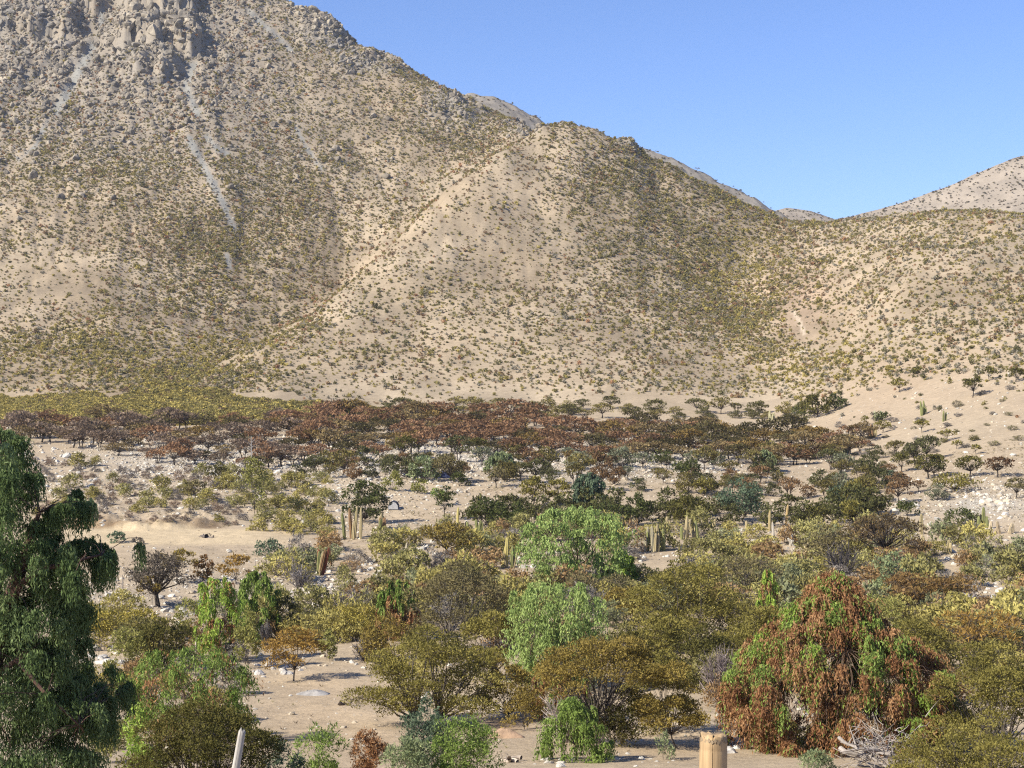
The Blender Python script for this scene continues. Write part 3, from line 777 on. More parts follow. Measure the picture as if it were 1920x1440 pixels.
# --- green pepper trees
tree(WE, 'pepper_tree', 'bright green spreading pepper tree with brown strands beneath, beside the sandy clearing', 'tree', 345, 1392, 238, 1218, lobes=85, strands=24, slen=(.35, .9), leaf=(6.2, 2.0), pal=PEPPER, pal2=RUST, share2=lambda h, x: .75 if h < .35 and -.3 < x < .45 else .04, R=lambda h: 1.0 if h < .55 else math.sqrt(max(0, 1 - ((h - .55) / .47) ** 2)) + .05)
tree(WE, 'pepper_tree', 'lime green pepper tree with a brown hollow, left of the vivid green one', 'tree', 408, 1238, 92, 1082, lobes=52, strands=24, slen=(.3, .8), leaf=(5.8, 2.0), pal=LIME, pal2=RUST, share2=lambda h, x: .6 if .2 < h < .5 and x > -.1 else .08, outer=.6)
tree(WE, 'pepper_tree', 'vivid green pepper tree on the right of the lime green one', 'tree', 482, 1205, 82, 1070, lobes=44, strands=24, slen=(.3, .8), leaf=(5.8, 2.0), pal=PEPPER, outer=.6)
tree(WE, 'pepper_tree', 'largest pale green rounded pepper tree standing among the yellow scrub', 'tree', 1080, 1104, 190, 955, lobes=90, strands=26, slen=(.3, .8), leaf=(5, 2.2), pal=PALEGREEN, R=lambda h: .55 + .5 * math.sin(h * 2.75) if h < .93 else .5, outer=.65)
tree(WE, 'pepper_tree', 'light green drooping pepper tree in the middle of the photo, behind the ochre umbrella tree', 'tree', 1040, 1288, 178, 1092, lobes=95, strands=26, slen=(.45, 1.2), leaf=(6.2, 2.0), pal=PALEGREEN, R=lambda h: .55 + .5 * math.sin(h * 2.6), outer=.65)
tree(WE, 'pepper_tree', 'huge rust brown and green pepper tree of pyramid shape on the right', 'tree', 1566, 1404, 432, 1080, lobes=430, strands=40, per=12, lr=.30, slen=(.35, 1.0), leaf=(6.6, 2.0), pal=PEPPER + LIME[:2], pal2=RUST, share2=lambda h, x: (.90 if h < .5 else .62) - (.35 if x > .38 else 0), R=lambda h: float(np.interp(h, [0, .3, .48, .6, .7, .8, .9, 1], [1, 1, .98, .80, .54, .37, .24, .06])), depth=.8, outer=.72, base_z=.03, tr=.025)
tree(WE, 'pepper_tree', 'rust and lime green pepper sapling standing left of the huge rust pepper tree', 'tree', 1442, 1210, 66, 1068, lobes=34, strands=20, slen=(.3, .8), leaf=(6.2, 2.0), pal=LIME, pal2=RUST, share2=.45, R=lambda h: 1.0 - .75 * h)
tree(WE, 'pepper_tree', 'low bright green pepper shrub on stony sand below the bare grey branches', 'tree', 1078, 1426, 140, 1310, lobes=60, strands=22, slen=(.25, .7), leaf=(5.8, 2.0), pal=PEPPER, R=lambda h: math.sqrt(max(0.01, 1 - h * h)), base_z=.05)
tree(WE, 'pepper_tree', 'lime green pepper sapling just below the largest pale green tree', 'tree', 1166, 1100, 66, 1034, lobes=34, strands=22, slen=(.25, .6), leaf=(6, 3), pal=LIME, R=lambda h: 1.0 - .6 * h)
tree(WE, 'pepper_tree', 'rust brown drooping pepper branches under the ochre umbrella tree', 'tree', 1050, 1352, 110, 1250, lobes=40, strands=24, slen=(.3, .9), leaf=(6.5, 2), pal=RUST, pal2=PEPPER, share2=.12)
tree(WE, 'pepper_tree', 'small pepper tree with a fallen rust brown side left of the grey olive thorn tree', 'tree', 745, 1200, 76, 1088, lobes=40, strands=20, slen=(.3, .8), leaf=(7, 2.8), pal=PEPPER, pal2=RUST, share2=lambda h, x: .9 if h < .55 else .08)
tree(WE, 'pepper_tree', 'blue green leafy tree in front of the pale bank, right of centre', 'tree', 1104, 962, 68, 888, lobes=46, strands=18, slen=(.4, 1.0), leaf=(5, 2.6), pal=BLUEGREEN, outer=.6)
shrub('leafy_tree', 'broad grey green tree with pale stems left of the standing cacti row end', 1388, 978, 92, 898, cat='tree', pal=BLUEGREEN, base=.12, lobes=30, leaf=(5, 2.8), tr=.03)
tree(WE, 'pepper_tree', 'small bright green tree on the stony flat, up from the blue green tree', 'tree', 938, 895, 54, 848, lobes=30, strands=16, slen=(.3, .9), leaf=(4.5, 2.4), pal=SAGE)
tree(WE, 'pepper_tree', 'small mint green tree among rust trees right of centre', 'tree', 1434, 884, 44, 844, lobes=26, strands=14, slen=(.3, .9), leaf=(4.5, 2.4), pal=SAGE)
shrub('leafy_shrub', 'round mid green shrub below the dark brown umbrella tree on the right', 1672, 1118, 92, 1040, pal=SAGE, leaf=(6, 3))

# --- thorn trees near the camera
big = dict(leaf=(5.2, 2.1), twigs=4)
tree(TH, 'thorn_tree', 'wide ochre olive thorn tree with layered branches beside the sandy clearing', 'tree', 800, 1362, 300, 1172, base=.10, lobes=56, stems=2, low=.5, lobe=.105, flat=.5, pal=OLIVE, depth=.8, dens=.95, **big)
tree(TH, 'thorn_tree', 'tall grey olive thorn tree with twisted pale trunk behind the wide ochre olive one', 'tree', 856, 1222, 215, 1058, base=.2, lobes=36, stems=2, lobe=.12, pal=GREYOLIVE, bark=(.13, .115, .10), dens=.8, **big)
tree(TH, 'thorn_tree', 'flat topped ochre umbrella thorn tree with dark trunks above the bare grey branches', 'tree', 1122, 1402, 258, 1188, base=.36, lobes=40, stems=3, lobe=.115, flat=.55, pal=OCHRE, low=.3, depth=.75, **big)
tree(TH, 'thorn_tree', 'small golden ochre thorn tree with a leaning dark trunk left of the round fence post', 'tree', 1276, 1404, 142, 1232, base=.2, lobes=30, lobe=.14, pal=OCHRE, low=.5, lean=(-.8, 0), **big)
tree(TH, 'thorn_tree', 'little orange brown thorn tree on a thin trunk at the edge of the clearing', 'tree', 550, 1277, 112, 1176, base=.3, lobes=24, lobe=.15, pal=ORANGE, low=.5, **big)
tree(TH, 'thorn_tree', 'broad olive thorn tree standing right of the pale green drooping pepper tree', 'tree', 1285, 1222, 240, 1050, base=.1, lobes=40, stems=2, lobe=.12, pal=OLIVE, low=.5, **big)
tree(TH, 'thorn_tree', 'yellowish olive thorn tree between the ochre umbrella and the broad olive tree', 'tree', 1222, 1275, 160, 1142, base=.08, lobes=26, pal=OLIVE, low=.45, **big)
tree(TH, 'thorn_tree', 'olive thorn tree tucked against the right side of the ochre umbrella tree', 'tree', 1240, 1372, 150, 1225, base=.05, lobes=26, pal=OLIVE, low=.5, **big)
tree(TH, 'thorn_tree', 'low brown grey thorn thicket under the largest pale green tree', 'tree', 1118, 1142, 170, 1078, base=.2, lobes=28, pal=GREYOLIVE, flat=.5, dens=.8, **big)
tree(TH, 'thorn_tree', 'ochre crown of a thorn tree between the low brown grey thicket and broad olive tree', 'tree', 1175, 1168, 90, 1096, base=.3, lobes=18, pal=OCHRE, **big)
tree(TH, 'thorn_tree', 'round olive thorn tree left of the light green drooping pepper tree', 'tree', 930, 1275, 135, 1135, base=.12, lobes=26, pal=OLIVE, **big)
tree(TH, 'thorn_tree', 'olive ochre thorn shrub filling the gap below the drooping pepper tree', 'tree', 950, 1345, 125, 1235, base=.05, lobes=22, pal=OCHRE, **big)
tree(TH, 'thorn_tree', 'large green olive thorn tree at the right edge beside the rust pepper tree', 'tree', 1860, 1420, 270, 1208, base=.05, lobes=46, stems=3, low=.5, lobe=.11, flat=.55, pal=OLIVE, **big)
tree(TH, 'thorn_tree', 'lowest olive thorn tree in the bottom right corner', 'tree', 1835, 1492, 300, 1345, base=.08, lobes=48, stems=3, low=.5, lobe=.10, flat=.55, pal=OLIVE, **big)
tree(TH, 'thorn_tree', 'wide dark olive thorn tree behind the grey fence post, bottom left', 'tree', 385, 1500, 290, 1308, base=.05, dens=1.35, lobes=56, stems=3, low=.5, lobe=.105, flat=.6, pal=DARKOLIVE, **big)
tree(TH, 'thorn_tree', 'dark brownish olive thorn tree above the bright green spreading pepper tree', 'tree', 305, 1256, 140, 1162, base=.1, lobes=30, lobe=.13, flat=.5, pal=DARKOLIVE, bark=(.06, .05, .042), **big)
tree(TH, 'thorn_tree', 'half bare grey thorn tree with a thick black trunk on stony ground', 'tree', 296, 1138, 122, 1036, base=.32, lobes=30, lobe=.15, pal=[(.085, .07, .052), (.12, .10, .075), (.15, .125, .09)], dens=.65, tr=.085, twigs=14, low=.4, bark=(.05, .042, .036), leaf=(6, 2), tw_col=(.12, .10, .085))
tree(TH, 'thorn_tree', 'ochre crowned thorn tree behind the half bare grey one', 'tree', 332, 1092, 74, 1028, base=.45, lobes=16, pal=OCHRE, **big)
tree(TH, 'thorn_tree', 'thin ochre sapling with pale stem in front of the half bare grey tree', 'tree', 289, 1142, 44, 1080, base=.4, lobes=10, pal=OCHRE, lobe=.2, dens=.6, lean=(-.5, 0), bark=(.25, .21, .17), leaf=(6, 2.4))
tree(TH, 'thorn_tree', 'sparse yellow ochre thorn tree at the foot of the dirt track', 'tree', 442, 1096, 66, 1032, base=.2, lobes=18, pal=ORANGE, dens=.6, leaf=(6, 2.4), bark=(.17, .14, .11))
tree(TH, 'thorn_tree', 'dark ochre umbrella thorn tree standing alone among white rocks and yellow scrub', 'tree', 836, 1050, 102, 978, base=.4, lobes=26, flat=.45, lobe=.15, pal=OCHRE, leaf=(6, 2.6), tr=.05, bark=(.05, .043, .038))
tree(TH, 'thorn_tree', 'dark brown umbrella thorn tree with black limbs on the right', 'tree', 1655, 1058, 150, 962, base=.42, lobes=32, lobe=.12, pal=[(.085, .062, .035), (.125, .09, .045), (.17, .125, .05)], dens=.7, leaf=(6, 2.4), tr=.05, twigs=10, bark=(.055, .047, .042))
tree(TH, 'thorn_tree', 'brown olive thorn tree left of the dark brown umbrella tree', 'tree', 1555, 1060, 110, 985, base=.3, lobes=22, pal=GREYOLIVE, dens=.7, leaf=(6, 2.4), twigs=8)
bush('dead_tree', 'dead grey weeping tree with dark trunk in front of the dark brown umbrella tree', 1578, 1088, 78, 1018, cat='dead tree', n=50, sub=6, col=(.12, .105, .10), thick=1.2)
tree(TH, 'thorn_tree', 'sparse brown thorn tree above the rust pepper sapling', 'tree', 1405, 1140, 140, 1040, base=.25, lobes=26, pal=GREYOLIVE, dens=.55, leaf=(5.6, 2.0), twigs=10, bark=(.09, .075, .065))
tree(TH, 'thorn_tree', 'olive mound shaped thorn tree left of the huge rust pepper tree', 'tree', 1445, 1275, 150, 1134, base=.05, lobes=30, pal=OLIVE, **big)
tree(TH, 'thorn_tree', 'olive thorn tree rising behind the right shoulder of the rust pepper tree', 'tree', 1715, 1290, 190, 1160, base=.05, lobes=32, pal=OLIVE, **big)
tree(TH, 'thorn_tree', 'rusty brown flat thorn shrub below the round mid green shrub', 'tree', 1728, 1150, 215, 1075, base=.15, lobes=34, lobe=.11, flat=.45, pal=[(.15, .09, .04), (.22, .135, .055), (.25, .18, .06)], dens=.8, depth=.6, leaf=(8, 2.4), twigs=6)
tree(TH, 'thorn_tree', 'sparse orange brown flat crowned thorn tree near the right edge', 'tree', 1832, 1250, 185, 1142, base=.45, lobes=28, lobe=.12, flat=.4, pal=ORANGE, dens=.6, leaf=(9, 2.2), twigs=9, depth=.8)
tree(TH, 'thorn_tree', 'dark olive thorn tree behind the purple grey leafless bush', 'tree', 1316, 1280, 160, 1172, base=.05, lobes=26, pal=DARKOLIVE, **big)
bush('leafless_bush', 'purple grey leafless bush between the golden thorn tree and the rust pepper tree', 1355, 1322, 92, 1208, n=80, sub=6, col=(.24, .20, .19))
bush('leafless_bush', 'ball of grey leafless twigs left of the bare cactus on white stones', 562, 1102, 48, 1058, n=60, sub=5, col=(.22, .20, .19))
bush('leafless_bush', 'dark grey leafless bush beside a pale boulder at the top of the clearing', 688, 1240, 62, 1196, n=60, sub=5, col=(.17, .15, .145))
bush('leafless_bush', 'tangle of bare silver grey branches behind the low bright green pepper shrub', 1062, 1392, 100, 1290, n=46, sub=7, col=(.34, .30, .27), thick=1.3)
shrub('leafy_shrub', 'upright dark green feathery shrub in front of the wide ochre olive tree', 802, 1470, 110, 1312, pal=BLUEGREEN, base=.05, lobes=36, leaf=(7, 2.1), flat=1.5, lobe=.15, up=1)
shrub('leafy_shrub', 'bushy mid green shrub at the bottom edge below the wide ochre olive tree', 872, 1485, 140, 1345, pal=PEPPER, lobes=36, leaf=(7, 2.1), flat=1.1)
shrub('leafy_shrub', 'grey green shrub low at the bottom edge, left of the upright feathery shrub', 765, 1488, 120, 1375, pal=SAGE, lobes=30, leaf=(7, 2.1), flat=1.0)
shrub('leafy_shrub', 'rust brown dying shrub at the bottom edge left of the grey green one', 694, 1480, 76, 1366, pal=RUST, lobes=24, leaf=(7, 2.1), flat=1.3)
shrub('leafy_shrub', 'wispy bright green shrub with thin upright shoots right of the grey fence post', 600, 1480, 110, 1362, pal=PEPPER, lobes=26, leaf=(8, 2), flat=1.6, dens=.6, up=1)
shrub('leafy_shrub', 'small wispy green shrub hard by the right side of the grey post', 528, 1490, 90, 1385, pal=BLUEGREEN, lobes=24, leaf=(8, 2), flat=1.3, dens=.8)
shrub('leafy_shrub', 'lime green sprouting shoots between the left pepper tree and the dark olive tree', 252, 1470, 56, 1322, pal=LIME, lobes=22, leaf=(8, 3.4), flat=2.0, dens=.55, up=1, lobe=.2)
shrub('leafy_shrub', 'lime green low shrub at the bottom edge below the sprouting shoots', 262, 1495, 120, 1400, pal=LIME, lobes=26, leaf=(9, 4), flat=.9, dens=.8)
shrub('leafy_shrub', 'yellow olive shrub in the shade right of the left pepper tree', 196, 1430, 90, 1320, pal=YGREEN, lobes=26, leaf=(7, 2.1), flat=1.1, dens=.8)
shrub('leafy_shrub', 'thin green seedling standing on the sand right of the ochre umbrella tree', 1246, 1425, 48, 1372, pal=SAGE, lobes=12, leaf=(7, 2), flat=1.5, dens=.5)
shrub('yellow_shrub', 'golden yellow shrub right of the left pepper tree above the white boulders', 185, 1212, 110, 1132, pal=YELLOW, lobes=30, leaf=(5.6, 2.1))
shrub('yellow_shrub', 'golden olive shrub between the dark brownish thorn tree and the stony ground', 262, 1200, 100, 1140, pal=YELLOW, lobes=26, leaf=(5.6, 2.1))
shrub('yellow_shrub', 'olive yellow shrub at the left foot of the dark brownish thorn tree', 240, 1262, 90, 1180, pal=YGREEN, lobes=26, leaf=(5.6, 2.1))
shrub('yellow_shrub', 'dry yellow shrub under the big pepper tree tip beside white boulders', 205, 1310, 110, 1250, pal=YELLOW, lobes=26, leaf=(5.6, 1.9), dens=.7)
shrub('yellow_shrub', 'tall narrow yellow green shrub left of the little orange brown tree', 465, 1252, 56, 1150, pal=YGREEN, lobes=26, leaf=(5.6, 2.1), flat=1.5)
shrub('yellow_shrub', 'narrow yellow green shrub right of the little orange brown tree', 616, 1238, 42, 1180, pal=YGREEN, lobes=20, leaf=(5.6, 2.1), flat=1.4)
shrub('yellow_shrub', 'bright yellow shrub behind the dark grey leafless bush', 665, 1200, 100, 1130, pal=YELLOW, lobes=30, leaf=(5.6, 2.0))
shrub('yellow_shrub', 'dark green brown shrub between the vivid green tree and the orange brown tree', 535, 1200, 74, 1120, pal=DARKOLIVE, lobes=26, leaf=(5.6, 2.1))
shrub('yellow_shrub', 'olive shrub below the half bare grey tree, left of the lime green pepper tree', 352, 1190, 66, 1118, pal=YGREEN, lobes=24, leaf=(5.6, 1.9), dens=.7)
bush('leafless_bush', 'small dark leafless bush under the vivid green pepper tree', 498, 1210, 34, 1160, n=40, sub=4, col=(.12, .11, .11))
shrub('leafy_shrub', 'rust and green mixed shrub left of the sparse yellow ochre tree', 382, 1090, 44, 1042, pal=[(.22, .11, .05), (.20, .12, .05), (.09, .11, .05)], lobes=20, leaf=(6, 2.4))
shrub('leafy_shrub', 'low green shrub at the end of the dirt track', 505, 1042, 60, 1012, pal=BLUEGREEN, lobes=22, leaf=(5, 2.4))
shrub('leafy_shrub', 'dark green low shrub on the near side of the dirt track', 221, 1017, 34, 996, pal=BLUEGREEN, lobes=14, leaf=(5, 2.4))
shrub('leafy_shrub', 'low grey dry shrub on the dirt track edge', 258, 1021, 26, 1008, pal=[(.16, .14, .12), (.2, .18, .15)], lobes=10, leaf=(5, 2))

shrub('leafy_shrub', 'dark olive undergrowth in the shade of the flat topped ochre umbrella tree', 1160, 1398, 150, 1295, pal=DARKOLIVE, lobes=34, leaf=(5.4, 2.0))
shrub('leafy_shrub', 'ochre and brown undergrowth left of the bare silver grey branches', 985, 1368, 90, 1290, pal=OCHRE, lobes=26, leaf=(5.4, 2.0), dens=.8)
shrub('leafy_shrub', 'olive thicket low between the broad olive tree and the mound shaped tree', 1390, 1250, 120, 1168, pal=OLIVE, lobes=32, leaf=(5.4, 2.0))
shrub('leafy_shrub', 'ochre thicket low on the far side of the wide ochre olive tree', 720, 1238, 110, 1160, pal=OCHRE, lobes=30, leaf=(5.4, 2.0), dens=.9)
shrub('leafy_shrub', 'yellow olive thicket right of the huge rust pepper tree top', 1650, 1190, 120, 1120, pal=YGREEN, lobes=30, leaf=(5.4, 2.0))
shrub('leafy_shrub', 'dusty olive thicket in the corner between rust pepper and large green olive tree', 1760, 1400, 120, 1290, pal=OLIVE, lobes=32, leaf=(5.4, 2.0))
shrub('leafy_shrub', 'olive shrub at the bottom edge right of the dead branch pile', 1720, 1478, 120, 1400, pal=OLIVE, lobes=30, leaf=(5.4, 2.0))
shrub('leafy_shrub', 'green olive shrub at the bottom edge left of the dead branch pile', 1530, 1482, 90, 1405, pal=SAGE, lobes=26, leaf=(5.4, 2.0))
# --- middle distance
mid = dict(leaf=(5, 2.6), twigs=3)
tree(TH, 'thorn_tree', 'large dark green rounded tree on the pale bank, behind the tallest cacti', 'tree', 686, 978, 94, 893, base=.05, lobes=46, lobe=.11, stems=3, low=.5, flat=.6, pal=DARKGREEN, **mid)
for (u, vb, w, vt, pal, b, lab) in [
    (834, 972, 44, 912, DARKGREEN, .35, 'small dark green tree with visible trunk right of the large dark rounded tree'),
    (918, 990, 78, 934, DARKGREEN, .05, 'dark green bushy tree at the left end of the dark thicket under the pale bank'),
    (965, 996, 74, 945, DARKGREEN, .05, 'dark green bushy tree joining the thicket left of the pale green tree'),
    (1000, 952, 64, 892, OLIVE, .3, 'olive umbrella tree with dark trunk on the pale bank left of the blue green tree'),
    (1048, 946, 56, 897, OLIVE, .3, 'olive tree on the pale bank between umbrella tree and blue green tree'),
    (1140, 990, 80, 945, DARKGREEN, .03, 'dark green thicket tree right behind the largest pale green tree'),
    (1195, 986, 62, 926, DARKGREEN, .05, 'dark olive rounded tree in the thicket right of centre'),
    (1290, 986, 84, 924, DARKOLIVE, .05, 'large dark olive rounded tree above the clustered cacti'),
    (1288, 902, 62, 858, DARKGREEN, .25, 'dark wide tree on the stony flat right of centre'),
    (1240, 872, 52, 844, DARKGREEN, .15, 'dark low domed tree on the stony flat'),
    (1322, 928, 50, 896, OLIVE, .15, 'olive low tree on the slope above the grey green tree'),
    (548, 908, 48, 885, OLIVE, .45, 'leaning olive umbrella tree by the bleached fallen trunk'),
    (366, 938, 52, 898, GREYOLIVE, .4, 'dark umbrella tree standing on the dry left slope'),
    (405, 900, 38, 866, DARKOLIVE, .1, 'round dark olive bush tree on the stones left of the fallen trunk'),
    (758, 860, 48, 815, DARKOLIVE, .4, 'dark tree with leaning trunk on grey stones, left of the pale low roof'),
    (897, 858, 34, 820, DARKOLIVE, .42, 'upright dark olive tree on a straight trunk on grey stones'),
    (845, 905, 66, 850, GREYOLIVE, .3, 'pale grey olive tree beside the pale low roof'),
    (795, 905, 60, 852, SAGE, .1, 'sage green thin tree in front of the pale low roof'),
    (736, 920, 38, 882, YGREEN, .05, 'round yellow green shrub tree on the bank above the large dark tree'),
    (786, 925, 34, 896, YGREEN, .05, 'olive round shrub on the bank below the pale low roof'),
    (820, 948, 28, 916, PEPPER, .45, 'little green topped tree on the bare bank'),
    (862, 912, 34, 885, DARKGREEN, .1, 'dark green small tree right of the blue tarpaulin'),
    (930, 915, 50, 878, GREYOLIVE, .45, 'forked grey olive tree leaning on the bank below the small bright green tree'),
    (1525, 990, 70, 945, DARKOLIVE, .1, 'dark olive tree on the slope right of the grey green tree'),
    (1600, 985, 60, 938, OLIVE, .2, 'ochre olive tree at the foot of the right slope'),
    (1640, 965, 60, 925, DARKOLIVE, .15, 'dark olive tree cluster head on the right slope'),
    (1612, 945, 70, 900, OLIVE, .2, 'rusty olive flat crowned tree on the right slope'),
    (1570, 942, 44, 905, BLUEGREEN, .05, 'blue green round shrub on the pale right slope'),
    (1672, 912, 42, 880, BLUEGREEN, .25, 'blue green leaning shrub casting a long shadow on sand'),
    (1700, 968, 44, 935, DARKGREEN, .05, 'dark green round tree left of the white stone pile'),
    (1800, 985, 74, 954, DARKGREEN, .05, 'dark green low thicket right of the white stone pile'),
    (1690, 885, 44, 848, DARKOLIVE, .35, 'dark tree first in the row under the bare right slope'),
    (1742, 898, 64, 850, DARKOLIVE, .35, 'wide dark tree second in the row under the bare right slope'),
    (1818, 895, 60, 855, DARKOLIVE, .4, 'dark double trunked tree third in the row under the bare right slope'),
    (1872, 895, 56, 855, [(.085, .05, .03), (.12, .07, .04), (.15, .1, .05)], .42, 'red brown tree last in the row under the bare right slope'),
    (1905, 935, 50, 896, GREYOLIVE, .4, 'grey olive tree at the right edge on the white stony slope'),
    (1790, 922, 90, 890, OLIVE, .2, 'broad mixed olive thicket tree left of the white stony slope'),
    (1527, 862, 40, 838, [(.085, .05, .03), (.12, .07, .04)], .2, 'dark red brown domed tree near the foot of the bare slope'),
    (1728, 812, 28, 786, OLIVE, .45, 'small lollipop shaped tree upper left on the bare right slope'),
    (1776, 828, 32, 806, OLIVE, .5, 'small umbrella tree in the middle of the bare right slope'),
    (1795, 842, 24, 825, OLIVE, .5, 'tiny umbrella tree right below the middle one on the bare slope'),
    (1830, 852, 20, 833, OLIVE, .5, 'tiny flat topped tree lowest on the bare right slope'),
    (1655, 812, 30, 789, OLIVE, .45, 'umbrella tree directly below the leafy cactus clump on the right slope'),
    (1651, 790, 30, 770, DARKGREEN, .2, 'dark leafy clump mixed with cacti on the right slope'),
    (1621, 800, 16, 778, OLIVE, .5, 'thin palm shaped little tree left of the leafy cactus clump'),
    (1532, 782, 66, 738, DARKOLIVE, .15, 'largest dark tree casting a long shadow at the top of the sandy fan'),
    (1508, 784, 44, 752, DARKGREEN, .1, 'dark grey green tree left of the largest dark tree on the sandy fan'),
    (1568, 768, 50, 738, DARKGREEN, .05, 'dark bushes right of the largest dark tree on the sandy fan'),
    (1685, 736, 34, 708, OLIVE, .4, 'leaning olive tree on the upper right slope'),
    (1824, 745, 46, 706, DARKOLIVE, .42, 'tall branching dark tree on the upper right slope near the edge'),
    (1855, 714, 32, 688, DARKOLIVE, .4, 'small umbrella tree second from the right edge on the upper slope'),
    (1905, 716, 36, 688, DARKOLIVE, .4, 'small umbrella tree nearest the right edge on the upper slope'),
    (1720, 705, 24, 688, DARKOLIVE, .35, 'small dark tree on the upper right slope above the leaning olive tree')]:
    small = w < 45
    tree(TH, 'thorn_tree', lab, 'tree', u, vb, w, vt, base=b, lobes=14 if small else 26, pal=pal, lobe=.19 if small else .14, flat=.5 if b > .25 else .7, tr=.05 if b > .25 else .03, low=.3 if b > .25 else .5, bark=(.055, .047, .042), leaf=(4.2, 2.2) if small else (5, 2.5), twigs=2)
# ================================================================== masses: scattered over the ground with density read from the terrain
rngS = np.random.default_rng(7)
def scatter(n, d0, d1, u0=-160, u1=2080):
    """n random points, even over the ground"""
    d = np.sqrt(rngS.random(n) * (d1 * d1 - d0 * d0) + d0 * d0)
    u = u0 + (u1 - u0) * rngS.random(n)
    v, vis = visible_v(u, d)
    x = (u - CU) / F * d
    return u, v, d, x, vis

def instance_stuff(name, label, protos, P, rot, scl, tint, idx, group=None):
    """one object: points that carry small copies (geometry nodes)"""
    coll = bpy.data.collections.new(name + '_shapes')
    for k, me in enumerate(protos):
        o = bpy.data.objects.new('%s_shape_%02d' % (name, k), me); coll.objects.link(o)
    me = bpy.data.meshes.new(name)
    me.vertices.add(len(P)); me.vertices.foreach_set('co', np.ascontiguousarray(P, np.float32).ravel())
    for nm, typ, arr, key in (('rot', 'FLOAT_VECTOR', rot, 'vector'), ('scl', 'FLOAT_VECTOR', scl, 'vector'), ('tint', 'FLOAT_COLOR', np.hstack([tint, np.ones((len(P), 1))]), 'color'), ('idx', 'INT', idx, 'value')):
        a = me.attributes.new(nm, typ, 'POINT'); a.data.foreach_set(key, np.ascontiguousarray(arr, np.int32 if typ == 'INT' else np.float32).ravel())
    ng = bpy.data.node_groups.new(name, 'GeometryNodeTree')
    ng.interface.new_socket('Geometry', in_out='INPUT', socket_type='NodeSocketGeometry')
    ng.interface.new_socket('Geometry', in_out='OUTPUT', socket_type='NodeSocketGeometry')
    N = ng.nodes; L = ng.links
    gi, go = N.new('NodeGroupInput'), N.new('NodeGroupOutput')
    ci = N.new('GeometryNodeCollectionInfo'); ci.inputs['Collection'].default_value = coll
    ci.inputs['Separate Children'].default_value = True; ci.inputs['Reset Children'].default_value = True
    ip = N.new('GeometryNodeInstanceOnPoints'); ip.inputs['Pick Instance'].default_value = True
    def na(nm, t):
        n = N.new('GeometryNodeInputNamedAttribute'); n.data_type = t; n.inputs['Name'].default_value = nm
        return n.outputs['Attribute']
    L.new(gi.outputs[0], ip.inputs['Points']); L.new(ci.outputs[0], ip.inputs['Instance'])
    L.new(na('idx', 'INT'), ip.inputs['Instance Index'])
    e2r = N.new('FunctionNodeEulerToRotation'); L.new(na('rot', 'FLOAT_VECTOR'), e2r.inputs[0]); L.new(e2r.outputs[0], ip.inputs['Rotation'])
    L.new(na('scl', 'FLOAT_VECTOR'), ip.inputs['Scale'])
    L.new(ip.outputs[0], go.inputs[0])
    o = link(name, me)
    md = o.modifiers.new('scatter', 'NODES'); md.node_group = ng
    return tag(o, label, None, group, 'stuff')

# ---- little shrub shapes, one metre across
def small_shrub(rng, n, L, W, hgt=.62, twig=0, gap=0.0):
    b = MB()
    lob = [(rng.normal(0, .13), rng.normal(0, .13), .12 + .26 * rng.random(), .20 + .14 * rng.random()) for _ in range(6)]
    li = rng.integers(0, len(lob), n); lob = np.array(lob)[li]
    d = unit(rng.normal(0, 1, (n, 3)) + np.array([0, 0, .35]))
    P = lob[:, :3] * np.array([1, 1, hgt / .62]) + d * lob[:, 3:4] * (.6 + .5 * rng.random((n, 1)))
    P[:, 2] = np.clip(P[:, 2], .03, None)
    D = unit(d * .8 + rng.normal(0, .55, (n, 3)) + np.array([0, 0, .3]))
    s = .6 + .8 * rng.random(n)
    b.leaves(P, D, rng.normal(0, 1, (n, 3)), L * s, W * s, np.ones((n, 3)) * (1 + .28 * (rng.random((n, 1)) * 2 - 1)))
    for k in range(twig):
        a = rng.random() * 6.28; e = np.array([math.cos(a) * .4, math.sin(a) * .4, hgt * (.4 + .5 * rng.random())]) * (.5 + .5 * rng.random())
        b.tube([(0, 0, 0), e * .5 + rng.normal(0, .03, 3), e], [.022, .016, .008], 3, (.75, .72, .8), cap=False)
    return b
HILL = [small_shrub(np.random.default_rng(300 + k), 64, .26, .15).mesh('hill_shrub_shape', [M_LEAF_I]) for k in range(8)]
HILL_O = [small_shrub(np.random.default_rng(300 + k), 60, .27, .14, twig=3).mesh('small_shrub', [M_LEAF]) for k in range(8)]

